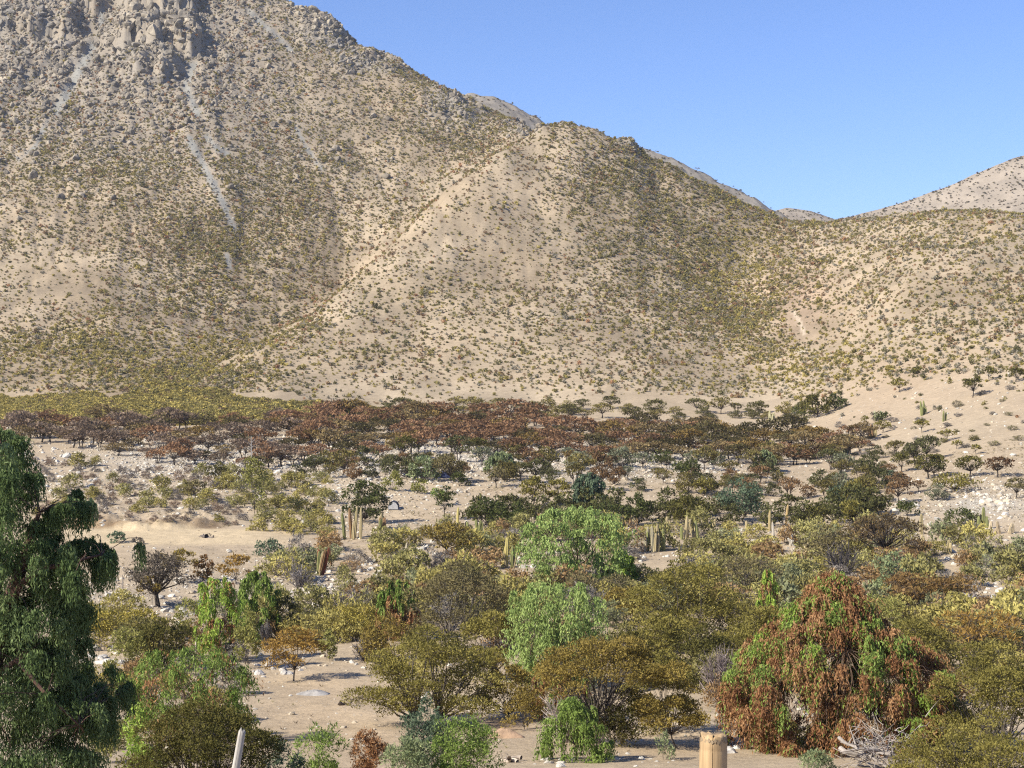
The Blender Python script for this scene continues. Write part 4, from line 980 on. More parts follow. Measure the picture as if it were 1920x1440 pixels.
# ---- hillside shrubs: how thick they stand
def hill_density(u, v, d, x):
    n1 = fbm(x / 22.0, d / 30.0, 101, 3); n2 = fbm(x / 70.0, d / 80.0, 107, 3)
    k = 0.30 + .10 * n2
    k = k + .75 * np.clip(blob(u, v, 1280, 430, 170, 130) + blob(u, v, 1400, 560, 90, 90) + blob(u, v, 1200, 330, 120, 60), 0, 1)     # right flank of the spur
    k = k + .45 * np.clip(blob(u, v, 420, 520, 150, 120) + blob(u, v, 480, 440, 120, 120) + .8 * blob(u, v, 850, 230, 130, 70), 0, 1)
    k = k + .55 * np.clip(blob(u, v, 250, 660, 260, 40) + blob(u, v, 350, 710, 120, 40) + blob(u, v, 1500, 690, 120, 34), 0, 1)
    k = k * (1 - .55 * np.exp(-(seg_dist(u, v, [(400, 700), (480, 650), (560, 608), (640, 545), (700, 490), (780, 420), (860, 345), (940, 285), (1010, 250)]) / 12) ** 2))
    k = k + .22 * blob(u, v, 200, 300, 400, 130)
    k = k - .16 * np.clip(blob(u, v, 100, 520, 160, 70) + blob(u, v, 800, 330, 110, 70) + blob(u, v, 1010, 440, 120, 70), 0, 1)
    k = k - .26 * np.clip(blob(u, v, 900, 745, 330, 26) + blob(u, v, 600, 700, 120, 40) + blob(u, v, 1370, 690, 90, 30), 0, 1)
    k = k - .33 * np.clip(blob(u, v, 1700, 770, 190, 70) + blob(u, v, 1850, 800, 140, 70), 0, 1)
    k = k * np.clip(1 + .7 * n1, .35, 2)
    for pts, w in SCREE:
        k = k * (1 - .95 * sstep(w + 3, w - 1, seg_dist(u, v, pts)))
    k = k * (1 - .55 * rock_mask(u, v))
    k = k * (1 - sstep(34, 16, seg_dist(u, v, [(1488, 585), (1500, 605), (1508, 625)])) * .8)
    return np.clip(k, 0.012, 1.2)
OLV, DRK, YEL, BRN, GRY, RST = np.array([(.145, .125, .050), (.092, .084, .042), (.205, .170, .055), (.150, .105, .062), (.165, .15, .115), (.19, .11, .06)])
def hill_tint(u, v, d, x, n):
    w = np.ones((n, 6)) * np.array([1.0, .45, .35, .35, .35, .06])
    n2 = fbm(x / 35.0, d / 40.0, 131, 3)
    w[:, 3] += 1.6 * np.clip(n2 - .1, 0, 1)
    w[:, 2] += 2.6 * np.clip(blob(u, v, 250, 680, 300, 60) + blob(u, v, 1500, 690, 150, 40) + blob(u, v, 1390, 480, 60, 90), 0, 1)
    w[:, 5] += .55 * np.exp(-(seg_dist(u, v, [(520, 630), (560, 608), (640, 545), (700, 490), (780, 420), (860, 345), (940, 285)]) / 26) ** 2) + .8 * sstep(330, 150, v) * (u < 500)
    w[:, 4] += .6 * sstep(1400, 1900, u) + .4 * sstep(640, 720, v)
    w[:, 1] += .7 * blob(u, v, 1280, 430, 160, 140) + .5 * sstep(500, 700, v)
    w /= w.sum(1, keepdims=True)
    c = np.cumsum(w, 1); r = rngS.random((n, 1)); k = (r > c).sum(1).clip(0, 5)
    T = np.stack([OLV, DRK, YEL, BRN, GRY, RST])[k]
    return T * 1.85 * (.75 + .5 * rngS.random((n, 1)))

u, v, d, x, vis = scatter(780000, 215, 960)
lim = np.interp(u, [0, 400, 800, 1300, 1450, 1600, 1760, 2100], [385, 388, 392, 392, 385, 300, 225, 215])
keep = (d > lim) & (v < 790) & (rngS.random(len(u)) < .62 * hill_density(u, v, d, x)) & vis
keep &= ~((u < 560) & (v > 738))
u, v, d, x = u[keep], v[keep], d[keep], x[keep]
z = ground(x, d)
n = len(u)
size = np.clip(np.exp(rngS.normal(-.10, .38, n)), .45, 2.6) * np.interp(d, [250, 450, 900], [.95, .88, 1.08])
tint = hill_tint(u, v, d, x, n)
hz = .75 + .5 * rngS.random(n)
ridx = rngS.integers(0, 8, n); rz = rngS.random(n) * 6.28
print('hill shrubs', n)
# the 300 that show largest stand as objects of their own
order = np.argsort(-(size / d) * ((u > -20) & (u < 1940)))
own = order[:290]; rest = order[290:]
for i in own:
    where = 'pale right hillside' if u[i] > 1480 else ('middle spur' if u[i] > 520 else 'mountain foot')
    o = link('small_shrub', HILL_O[ridx[i]], None, (x[i], d[i], z[i] - .04), (0, 0, rz[i]), (size[i], size[i], size[i] * hz[i]), tint[i])
    b = tint[i] / 1.85; cname = 'grey' if b[2] / b[0] > .7 else ('rusty brown' if b[1] / b[0] < .72 else ('yellowish' if b.mean() > .135 else ('dark olive' if b.mean() < .08 else 'olive')))
    tag(o, uniq(cname + ' shrub', 'on the ' + where, u[i], v[i], szw(size[i], 1.3, 2.1), 'tall' if hz[i] > 1.02 else 'flat'), 'shrub', 'small shrubs on the ' + where)
rot = np.stack([np.zeros(n), np.zeros(n), rz], -1); scl = np.stack([size, size, size * hz], -1)
instance_stuff('hillside_scrub', 'countless small shrubs dotting the hillsides', HILL, np.stack([x, d, z - .04], -1)[rest], rot[rest], scl[rest], tint[rest], ridx[rest])

# ---- yellow scrub flat at the foot of the mountain
u, v, d, x, vis = scatter(90000, 335, 440, -160, 760)
top = np.interp(u, [-200, 0, 200, 300, 420, 520, 760], [738, 740, 742, 722, 735, 752, 772])
bot = np.interp(u, [-200, 0, 300, 450, 600, 760], [800, 800, 796, 800, 800, 778])
dn = np.clip(.62 + .9 * fbm(x / 9.0, d / 12.0, 141, 3), .06, 1) * np.interp(u, [0, 450, 760], [1, .8, .35])
v_ = v + 16 * fbm(x / 14.0, d / 18.0, 149, 3)
keep = (v_ > top) & (v_ < bot + 8) & (rngS.random(len(u)) < dn * .95)
u, v, d, x = u[keep], v[keep], d[keep], x[keep]; n = len(u)
print('flat shrubs', n)
size = .9 + 1.3 * rngS.random(n) ** 2
mixk = rngS.random((n, 1)); yl = np.array([(.40, .325, .105)]); ol = np.array([(.25, .215, .085)]); br = np.array([(.24, .17, .105)])
side = sstep(100, 480, u)[:, None]
tint = np.where(mixk < .68 - .25 * side, yl, np.where(mixk < .92, ol, br)) * (.6 + .7 * rngS.random((n, 1)))
instance_stuff('yellow_scrub', 'dense low yellow scrub on the flat below the mountain', HILL, np.stack([x, d, ground(x, d) - .05], -1), np.stack([0 * u, 0 * u, rngS.random(n) * 6.28], -1), np.stack([size, size, size * .8], -1), tint, rngS.integers(0, 8, n))

# ---- scrub on the far hill and ridges
def ridge_scrub(name, label, Rg, num, tints, seed, s0=2.2):
    rg = np.random.default_rng(seed)
    i = rg.integers(0, Rg['x'].shape[0], num); cnt = np.sum(Rg['ts'] <= 0)
    j = np.clip((cnt - 1 - np.abs(rg.normal(0, 1, num)) * 0 - rg.random(num) ** 1.0 * (cnt - 1)), 0, cnt - 1).astype(int)
    t = np.interp(rg.random(num) ** 1.3, [0, 1], [0, 1])
    j = np.searchsorted(-Rg['ts'][:cnt][::-1], t); j = np.clip(cnt - 1 - j, 0, cnt - 1)
    P = np.stack([Rg['x'][i, j], Rg['D'][i, j], Rg['z'][i, j] - .1], -1)
    jx = rg.normal(0, 2.0, num); P[:, 0] += jx
    T = np.array(tints)[rg.integers(0, len(tints), num)] * (.75 + .5 * rg.random((num, 1)))
    s = s0 * (.6 + .7 * rg.random(num))
    instance_stuff(name, label, HILL, P, np.stack([0 * s, 0 * s, rg.random(num) * 6.28], -1), np.stack([s, s, s * .7], -1), T, rg.integers(0, 8, num))
ridge_scrub('far_mountain_scrub', 'sparse scrub dotting the pale far mountain', RIDGE_C, 7000, [OLV * .9, GRY, BRN], 5)
ridge_scrub('far_hill_scrub', 'sparse scrub on the small far hill', RIDGE_B, 1800, [OLV, GRY], 6)
ridge_scrub('ridge_scrub', 'sparse scrub on the grey rocky ridge', RIDGE_A, 2600, [OLV, GRY, BRN], 8, 1.7)

# ---- rocks
from mathutils import noise as mnoise
def rock_mesh(seed, name='boulder', mat=None, sub=2, cuts=7, sharp=False):
    import bmesh
    rg = np.random.default_rng(seed)
    bm = bmesh.new(); bmesh.ops.create_icosphere(bm, subdivisions=sub, radius=.5)
    V = np.array([w.co for w in bm.verts])
    for _ in range(cuts):
        nrm = unit(rg.normal(0, 1, 3)); h = (.12 if sharp else .26) + (.24 if sharp else .16) * rg.random()
        s = V @ nrm; V = V - np.outer(np.maximum(s - h, 0), nrm) * .95
    V = V * np.array([1, .65 + .5 * rg.random(), .5 + .35 * rg.random()]) + rg.normal(0, .012, V.shape)
    V /= np.ptp(V[:, 0])
    Fc = np.array([[w.index for w in f.verts] for f in bm.faces]); bm.free()
    c = np.ones((len(V), 3)) * (1 + .08 * rg.normal(0, 1, (len(V), 1)))
    return raw_mesh(name, V, np.zeros((0, 4), np.int64), Fc, None, c, [mat or M_ROCK])
BOULDER = [rock_mesh(500 + k) for k in range(10)]
STONE = [rock_mesh(520 + k, 'stone_shape', M_ROCK_I, 1, 5) for k in range(8)]
CRAG = [rock_mesh(540 + k, 'crag_shape', M_ROCK_I, 2, 9) for k in range(8)]
ROCK_W, ROCK_G, ROCK_T = (.50, .475, .43), (.30, .285, .26), (.36, .295, .215)
# (u, v, half width, half height, how many, size range px, colour, what they are)
PATCH = [(195, 1232, 42, 20, 22, (9, 22), ROCK_W, 'white boulders heaped beside the tip of the left pepper tree'),
         (188, 1288, 16, 8, 5, (6, 12), ROCK_W, 'white stones below the heap by the left pepper tree'),
         (330, 1150, 34, 24, 18, (7, 17), ROCK_W, 'white rocks in a line below the half bare grey tree'),
         (355, 1086, 60, 6, 22, (5, 10), ROCK_W, 'stones of the low row right of the half bare grey tree'),
         (470, 1085, 70, 7, 18, (5, 9), ROCK_W, 'stones of the low row under the upper wire fence'),
         (505, 1258, 60, 12, 20, (8, 22), (.47, .45, .43), 'grey boulders bordering the clearing beside the little orange tree'),
         (690, 1222, 26, 12, 6, (10, 30), (.50, .45, .39), 'pale boulders at the top of the clearing'),
         (612, 1090, 26, 20, 26, (6, 13), ROCK_W, 'white stones heaped at the foot of the bare armed cactus'),
         (545, 1112, 45, 16, 22, (4, 8), (.52, .48, .43), 'stones strewn round the ball of grey twigs'),
         (700, 1066, 30, 18, 24, (7, 15), ROCK_W, 'white rock outcrop among the yellow scrub left of centre'),
         (988, 1050, 26, 26, 24, (7, 14), ROCK_W, 'white rock outcrop at the foot of the cacti left of the pale green tree'),
         (800, 1035, 24, 12, 8, (6, 14), ROCK_W, 'white rocks beside the dark ochre umbrella tree'),
         (1690, 948, 40, 12, 26, (6, 14), ROCK_W, 'white stone pile at the foot of the right slope'),
         (1880, 935, 55, 22, 40, (5, 15), (.52, .47, .40), 'pale stones on the slope at the right edge'),
         (1860, 1108, 40, 16, 18, (8, 20), ROCK_W, 'white rocks in the scrub near the right edge'),
         (1780, 1045, 22, 18, 10, (7, 16), ROCK_W, 'white rocks in the scrub right of the round green shrub'),
         (1605, 1085, 24, 6, 9, (6, 12), ROCK_W, 'white stones by the dead grey tree'),
         (1630, 1118, 24, 4, 6, (7, 14), ROCK_W, 'white stones in a row behind the rust pepper tree'),
         (1240, 1052, 60, 14, 12, (5, 11), ROCK_W, 'white stones in the scrub below the clustered cacti'),
         (1370, 1395, 26, 20, 9, (10, 26), (.50, .49, .47), 'grey white boulders beside the round fence post'),
         (1040, 1430, 60, 10, 14, (7, 18), ROCK_W, 'white stones along the bottom edge below the low green pepper shrub'),
         (1200, 1425, 70, 14, 26, (5, 12), ROCK_W, 'white stones scattered on the sand along the bottom edge'),
         (870, 1335, 40, 24, 9, (6, 16), ROCK_W, 'white stones on the slope right of the wide ochre olive tree'),
         (620, 935, 22, 12, 8, (7, 20), (.48, .48, .48), 'blue grey boulders on the bank left of the large dark tree'),
         (620, 1370, 60, 34, 10, (5, 12), ROCK_W, 'white stones lying on the open sand of the clearing'),
         (95, 855, 60, 14, 16, (5, 16), ROCK_W, 'pale rocks on the dry left slope under the rust trees')]
for (cu, cv, ru, rv, num, (s0, s1), col, lab) in PATCH:
    for k in range(int(num * .70 + .5)):
        a = rngS.random() * 6.28; rr = math.sqrt(rngS.random())
        uu, vv = cu + ru * rr * math.cos(a), cv + rv * rr * math.sin(a)
        loc, m = spot(uu, vv)
        s = 1.25 * (s0 + (s1 - s0) * rngS.random() ** 1.6) * m
        o = link('boulder', BOULDER[rngS.integers(0, 10)], None, (loc[0], loc[1], loc[2] + s * .08), (rngS.normal(0, .3), rngS.normal(0, .3), rngS.random() * 6.28), (s, s, s * (.8 + .5 * rngS.random())), np.array(col) * (.8 + .35 * rngS.random()))
        best = (s / m, o) if k == 0 or s / m > best[0] else best
        tag(o, lab, 'rock', lab)
    best[1]['label'] = 'largest of the ' + lab if len(lab.split()) <= 12 else lab
# loose stones
u, v, d, x, vis = scatter(100000, 58, 330)
w = .05 + .9 * np.clip(blob(u, v, 800, 850, 330, 32) + blob(u, v, 1150, 865, 240, 34) + .6 * blob(u, v, 400, 870, 220, 40) + blob(u, v, 1850, 930, 120, 40), 0, 1) + 1.3 * np.clip(blob(u, v, 560, 1105, 110, 26) + blob(u, v, 240, 1118, 120, 38) + blob(u, v, 340, 1095, 80, 24), 0, 1) + .6 * blob(u, v, 700, 925, 230, 40) + .7 * blob(u, v, 620, 880, 200, 24) + .3 * np.clip(blob(u, v, 1200, 1420, 160, 26) + blob(u, v, 200, 920, 200, 60), 0, 1) + .13 * ((u > 480) & (v > 980) & (v < 1250)) + .14 * (d < 95)
w = w * 1.5
w = w * (1 - .93 * sstep(9, 6, np.abs(d - 164)) * (u > 90) * (u < 600)) * (1 - .8 * blob(u, v, 600, 1310, 110, 50))
keep = rngS.random(len(u)) < w * .75
u, v, d, x = u[keep], v[keep], d[keep], x[keep]; n = len(u); print('stones', n)
s = np.clip(np.exp(rngS.normal(-1.55, .5, n)), .08, .85) * np.interp(d, [60, 120, 250], [.55, .85, 1.25])
tint = np.where(rngS.random((n, 1)) < .5, np.array([(.42, .36, .28)]), np.array([(.50, .47, .42)])) * (.7 + .45 * rngS.random((n, 1)))
instance_stuff('loose_stones', 'loose pale stones strewn over the dry ground', STONE, np.stack([x, d, ground(x, d) + s * .03], -1), rngS.random((n, 3)) * 6.28 * np.array([.1, .1, 1]), np.stack([s, s, s * .9], -1), tint, rngS.integers(0, 8, n))
# dry grass tufts and twig litter on the sand
def tuft(rg):
    b = MB()
    for k in range(9):
        a = rg.random() * 6.28; L = .5 + .5 * rg.random(); D = unit(np.array([[math.cos(a) * .7, math.sin(a) * .7, .35 + .7 * rg.random()]]))
        b.leaves(D * L * .45, D, rg.normal(0, 1, (1, 3)), L, .07, np.ones((1, 3)) * (.7 + .6 * rg.random()))
    return b.mesh('tuft_shape', [M_LEAF_I])
TUFT = [tuft(np.random.default_rng(600 + k)) for k in range(6)]
u, v, d, x, vis = scatter(42000, 54, 235)
w = .22 + .5 * np.clip(fbm(x / 7.0, d / 7.0, 161, 3) * 1.6, -.35, 1)
w = w * (1 - .95 * sstep(9, 6, np.abs(d - 164)) * (u > 90) * (u < 600)) * (1 - .75 * blob(u, v, 600, 1310, 110, 50))
keep = rngS.random(len(u)) < w
u, v, d, x = u[keep], v[keep], d[keep], x[keep]; n = len(u)
s = (.16 + .22 * rngS.random(n)) * np.interp(d, [60, 220], [.8, 1.6])
tint = np.array([(.34, .27, .15), (.24, .18, .11), (.17, .135, .10), (.22, .20, .085)])[rngS.integers(0, 4, n)] * (.7 + .5 * rngS.random((n, 1)))
instance_stuff('dry_litter', 'dry grass tufts and twig litter on the sandy ground', TUFT, np.stack([x, d, ground(x, d)], -1), np.stack([0 * s, 0 * s, rngS.random(n) * 6.28], -1), np.stack([s, s, s * .8], -1), tint, rngS.integers(0, 6, n))
# rubble of the rocky upper mountain and scree
u, v, d, x, vis = scatter(120000, 560, 990)
w = .75 * rock_mask(u, v) + .04 * (v < 420) * (u < 760)
for pts, wd in SCREE: w = np.maximum(w, .40 * sstep(wd + 1, wd - 2, seg_dist(u, v, pts)))
keep = (rngS.random(len(u)) < w) & vis
u, v, d, x = u[keep], v[keep], d[keep], x[keep]; n = len(u); print('rubble', n)
insc = np.zeros(n)
for pts, wd in SCREE: insc = np.maximum(insc, sstep(wd + 1, wd - 2, seg_dist(u, v, pts)))
s = np.exp(rngS.normal(.10, .50, n)) * (1 - .55 * insc); s = np.clip(s, .3, 3.6)
tint = np.where(insc[:, None] > .5, np.array([(.27, .255, .225)]), np.array([(.245, .215, .175)])) * (.7 + .5 * rngS.random((n, 1)))
instance_stuff('mountain_rubble', 'grey broken rock covering the upper mountain', CRAG, np.stack([x, d, ground(x, d) + s * .1], -1), rngS.normal(0, 1, (n, 3)) * np.array([.3, .3, 3]), np.stack([s, s, s * (.8 + .9 * rngS.random(n))], -1), tint, rngS.integers(0, 8, n))

# rock outcrops one can point at: heaps of angular blocks, each block a part
SLAB = [rock_mesh(560 + k, 'slab', M_ROCK, 2, 9, True) for k in range(10)]
def outcrop(label, pts, seed, hpx, wpx, col=(.25, .22, .185), tall=1.35, tilt=.18):
    rg = np.random.default_rng(seed); e = None
    for (uu, vv, k) in pts:
        for q in range(int(k * 1.6)):
            p = hit(uu + rg.normal(0, wpx * .5), vv + rg.normal(0, hpx * .25))
            if p is None: continue
            m = p[1] / F; p = np.array(p)
            if e is None: o0 = p; e = root('rock_outcrop', label, 'rock outcrop', tuple(o0))
            W = wpx * m * (.22 + .45 * rg.random() ** 2); H = W * (.7 + .7 * rg.random())
            link('slab', SLAB[rg.integers(0, 10)], e, tuple(p - o0 + np.array([0, 0, H * .12])), (rg.normal(0, tilt), rg.normal(0, tilt), rg.random() * 6.28), (W, W * .9, H * (1 + (tall - 1) * .45)), np.array(col) * (.75 + .45 * rg.random()))
outcrop('big grey cliff high on the mountain cut by the top edge of the photo', [(235, 45, 6), (262, 40, 8), (292, 38, 8), (322, 36, 7), (350, 44, 6), (280, 22, 6), (330, 14, 6)], 1, 62, 40, (.285, .25, .20), 2.0, .10)
outcrop('lower grey ledge under the big cliff', [(235, 95, 7), (265, 92, 7), (300, 92, 7), (325, 84, 6)], 2, 36, 26, (.22, .20, .17))
outcrop('dark jagged rocks in the top left corner', [(20, 20, 7), (55, 22, 7), (20, 50, 6), (85, 30, 6), (110, 45, 6), (150, 20, 5)], 3, 30, 26, (.20, .185, .165))
outcrop('broken grey slabs at the left edge of the mountain', [(20, 95, 5), (50, 105, 5), (85, 85, 5), (30, 130, 4), (120, 90, 4)], 4, 20, 24, (.245, .22, .19))
outcrop('ribbed pale cliff on the skyline left of the blue sky', [(560, 20, 6), (580, 32, 6), (600, 46, 7), (618, 56, 6), (636, 70, 6)], 5, 36, 22, (.29, .255, .20), 1.9, .10)
outcrop('dark tower shaped crag ending the skyline cliff', [(640, 80, 7), (648, 84, 6), (632, 84, 4)], 6, 44, 22, (.22, .205, .185), 2.0, .08)
outcrop('dark crags just below the skyline tower', [(668, 108, 5), (688, 120, 6), (572, 78, 5), (658, 128, 3)], 7, 22, 20, (.20, .19, .175))
outcrop('grey crag band under the ridge on the way down to the saddle', [(815, 172, 4), (838, 182, 5), (850, 200, 6), (868, 212, 5), (845, 214, 4)], 8, 18, 16, (.19, .18, .165))
outcrop('small dark crags near the notch in the ridge', [(960, 226, 4), (985, 236, 4), (1000, 242, 3)], 9, 12, 14, (.20, .185, .17))
outcrop('rock knob on the skyline of the middle spur', [(1178, 270, 4), (1188, 274, 4), (1200, 280, 3)], 10, 15, 14, (.22, .205, .18))
outcrop('dark rock ribs between the scree streaks', [(240, 180, 3), (262, 200, 3), (375, 245, 3), (410, 245, 3), (500, 112, 4), (430, 105, 3)], 11, 12, 16, (.20, .185, .16))

# ---- trees of the valley floor: shared shapes, each tree an object
def shared_trees(count, W, H, m, seed, **kw):
    out = []
    for k in range(count):
        rg = np.random.default_rng(seed + k)
        T, Cn = thorn(rg, W, H, m, **kw)
        out.append((T.mesh('trunk', [M_BARK]), Cn.mesh('crown', [M_LEAF])))
    return out
ONE = [(.75, .75, .75), (1, 1, 1), (1.3, 1.3, 1.3)]
UMB = shared_trees(7, 4.6, 3.3, .095, 700, base=.42, lobes=20, lobe=.15, flat=.45, pal=ONE, leaf=(4.2, 2.0), low=.3, twigs=2, tr=.05, stems=2, bark=(.06, .05, .045), dens=.9)
DOM = shared_trees(5, 4.2, 2.8, .085, 720, base=.10, lobes=22, lobe=.15, flat=.6, pal=ONE, leaf=(4.2, 2.0), low=.5, twigs=2, tr=.04, stems=2, bark=(.06, .05, .045))
def band_tree(name, protos, p, W, tint, label, group, W0=4.6, cat='tree', hs=1.0):
    e = root(name, label, cat, (p[0], p[1], p[2] - .05), group)
    s = W / W0; e.scale = (s, s, s * hs); e.rotation_euler = (0, 0, rngS.random() * 6.28)
    T, Cn = protos[rngS.integers(0, len(protos))]
    link('trunk', T, e); link('crown', Cn, e, color=tint)
def spread(num, zone, du, dv, tries=6000, taken=None):
    """positions on screen rows, kept apart from each other"""
    got = list(taken or []); out = []
    for _ in range(tries):
        if len(out) >= num: break
        q = zone()
        if q is None: continue
        ok = True
        for g_ in got:
            if abs(g_[0] - q[0]) < du and abs(g_[1] - q[1]) < dv * (1 + (q[1] - 750) / 300.0): ok = False; break
        if ok: got.append(q); out.append(q)
    return out
def rust_zone():
    u = rngS.random() * 1960 - 20
    t = np.interp(u, [0, 300, 500, 650, 900, 1100, 1300, 1500, 1620], [806, 800, 800, 786, 788, 802, 815, 822, 826])
    b = np.interp(u, [0, 100, 300, 500, 700, 900, 1100, 1300, 1500, 1620], [830, 840, 872, 882, 862, 856, 876, 866, 880, 850])
    if u > 1620: return None
    return u, t + (b - t) * rngS.random() ** .85
pts = spread(280, rust_zone, 17, 6)
RT = {'rust brown': (.265, .155, .088), 'purple brown': (.225, .165, .12), 'brown olive': (.235, .175, .085), 'dark olive': (.115, .098, .045), 'ochre': (.24, .165, .06)}
for (uu, vv) in sorted(pts, key=lambda q: q[1]):
    p = hit(uu, vv); m = p[1] / F
    wts = [.62, .0, .16, .12, .10] if 560 < uu < 1200 else ([.25, .45, .14, .12, .04] if uu <= 560 else [.28, 0, .34, .24, .14])
    cn = list(RT)[rngS.choice(5, p=np.array(wts) / sum(wts))]
    wpx = 44 + 34 * rngS.random(); f = .66 + .40 * rngS.random()
    t_ = np.interp(uu, [0, 300, 500, 650, 900, 1100, 1300, 1500, 1620], [806, 800, 800, 786, 788, 802, 815, 822, 826]); b_ = np.interp(uu, [0, 100, 300, 500, 700, 900, 1100, 1300, 1500, 1620], [830, 840, 872, 882, 862, 856, 876, 866, 880, 850])
    rw = ('back', 'middle', 'front')[int(min(2.99, 3 * (vv - t_) / (b_ - t_ + 1)))]
    band_tree('umbrella_tree', UMB, p, wpx * m, np.array(RT[cn]) * f, uniq(cn + ' umbrella tree', 'in belt ' + rw, uu, vv, szw(wpx, 55, 67), 'dark' if f < .86 else 'light', True), 'umbrella trees of the brown belt', hs=.58 + .34 * rngS.random())
# olive trees along the foot of the spur
def olive_zone():
    u = 620 + 900 * rngS.random(); t = np.interp(u, [620, 900, 1200, 1500], [772, 768, 766, 776])
    return u, t + 26 * rngS.random()
for (uu, vv) in spread(58, olive_zone, 18, 6):
    p = hit(uu, vv); m = p[1] / F
    dark = rngS.random() < .6
    wpx = 28 + 26 * rngS.random()
    band_tree('olive_tree', DOM if rngS.random() < .6 else UMB, p, wpx * m, np.array((.125, .115, .048) if dark else (.22, .185, .07)) * (.8 + .4 * rngS.random()), uniq('dark olive tree' if dark else 'yellow olive tree', 'behind the belt', uu, vv, szw(wpx, 36, 46), None, True), 'olive trees between the brown belt and the spur', hs=.8)
# sparse olive trees on the grey stones and pale bank under the belt
def stone_zone():
    u = 560 + 1200 * rngS.random(); t = np.interp(u, [560, 700, 1000, 1300, 1760], [880, 868, 860, 872, 850])
    b = np.interp(u, [560, 1000, 1300, 1760], [900, 915, 925, 965])
    return u, t + (b - t) * rngS.random()
for (uu, vv) in spread(105, stone_zone, 20, 6.5):
    p = hit(uu, vv); m = p[1] / F
    k = rngS.random(); cn, tc = (('olive', (.16, .135, .05)) if k < .4 else ('dark green', (.095, .095, .042)) if k < .7 else ('rusty', (.20, .125, .065)) if k < .85 else ('grey green', (.18, .19, .12)))
    wpx = 28 + 34 * rngS.random()
    band_tree('stony_ground_tree', UMB if rngS.random() < .65 else DOM, p, wpx * m, np.array(tc) * (.8 + .4 * rngS.random()), uniq(cn + ' tree', 'on stony ground', uu, vv, szw(wpx, 38, 50)), 'sparse trees on the pale stony ground', hs=.85 + .4 * rngS.random())
# dark thicket trees behind the cacti
def thick_zone(): return 870 + 780 * rngS.random(), 962 + 28 * rngS.random()
for (uu, vv) in spread(26, thick_zone, 20, 7):
    p = hit(uu, vv); m = p[1] / F
    wpx = 50 + 34 * rngS.random()
    band_tree('thicket_tree', DOM, p, wpx * m, np.array((.095, .095, .038)) * (.85 + .4 * rngS.random()), uniq('dark green tree', 'in the thicket', uu, vv, szw(wpx, 60, 72)), 'dark thicket trees behind the cacti', W0=4.2, hs=1.0)

# ---- bushes: shared shapes with stems
def shared_bushes(count, W, H, m, seed, twig_tone=(.13, .115, .10), **kw):
    out = []
    for k in range(count):
        a = dict(base=.03, lobes=24, low=.5, flat=.8, lobe=.16, stems=3, tr=.02, up=.5, twigs=2, bark=twig_tone, pal=ONE, leaf=(5.2, 2.2)); a.update(kw)
        T, Cn = thorn(np.random.default_rng(seed + k), W, H, m, **a)
        out.append((T.mesh('stems', [M_BARK]), Cn.mesh('foliage', [M_LEAF])))
    return out
BSH = shared_bushes(7, 2.2, 1.5, .043, 800)
BSHN = shared_bushes(5, 2.2, 1.5, .030, 840, leaf=(5.2, 2.1))
THIN = shared_bushes(4, 2.2, 1.4, .043, 820, dens=.5, twigs=9, leaf=(4.6, 1.8), twig_tone=(.16, .14, .13))
def put_bush(name, protos, uu, vv, wpx, tint, label, group, hs=1.0, cat='shrub'):
    p = hit(uu, vv)
    if p is None: return
    m = p[1] / F
    e = root(name, label, cat, (p[0], p[1], p[2] - .05), group)
    s = wpx * m / 2.2; e.scale = (s, s, s * hs); e.rotation_euler = (0, 0, rngS.random() * 6.28)
    T, Cn = protos[rngS.integers(0, len(protos))]
    link('stems', T, e); link('foliage', Cn, e, color=tint)
BT = {'yellow': (.375, .325, .11), 'olive yellow': (.295, .27, .105), 'grey green': (.225, .235, .125), 'olive': (.20, .18, .07), 'orange brown': (.31, .205, .10), 'dry grey': (.24, .215, .185)}
CACTI_AT = [(664, 1010, 34), (718, 993, 24), (602, 1078, 24), (698, 1024, 14), (759, 1048, 20), (858, 986, 14), (892, 998, 26), (952, 1064, 26), (986, 1046, 20), (1005, 1004, 16), (1186, 988, 22), (1232, 1034, 40), (1250, 990, 18), (1298, 1010, 42), (1339, 988, 14), (1400, 990, 12), (1442, 998, 18), (1473, 985, 14), (1452, 1022, 12), (1484, 1024, 20), (1728, 1002, 16), (1846, 992, 22), (1880, 1000, 40)]
PEPPER_AT = [(1080, 1060, 75, 45), (835, 1040, 45, 25)]
ROCKS_AT = [(p[0], p[1] + 16, p[2] * .9 + 12, p[3] * .9 + 20) for p in PATCH]
def scrub_zone():
    u = 470 + 1480 * rngS.random()
    t = np.interp(u, [470, 560, 640, 800, 1000, 1200, 1500, 1950], [1100, 1050, 1010, 995, 998, 1000, 1005, 1000])
    b = np.interp(u, [470, 700, 900, 1100, 1400, 1600, 1950], [1160, 1215, 1150, 1120, 1170, 1130, 1300])
    v = t + (b - t) * rngS.random()
    for (a, c, e, f) in ROCKS_AT:
        if ((u - a) / e) ** 2 + ((v - c) / f) ** 2 < 1: return None
    for (a, c, e) in CACTI_AT:
        if abs(u - a) < e and -4 < v - c < 34: return None
    for (a, c, e, f) in PEPPER_AT:
        if ((u - a) / e) ** 2 + ((v - c) / f) ** 2 < 1: return None
    return u, v
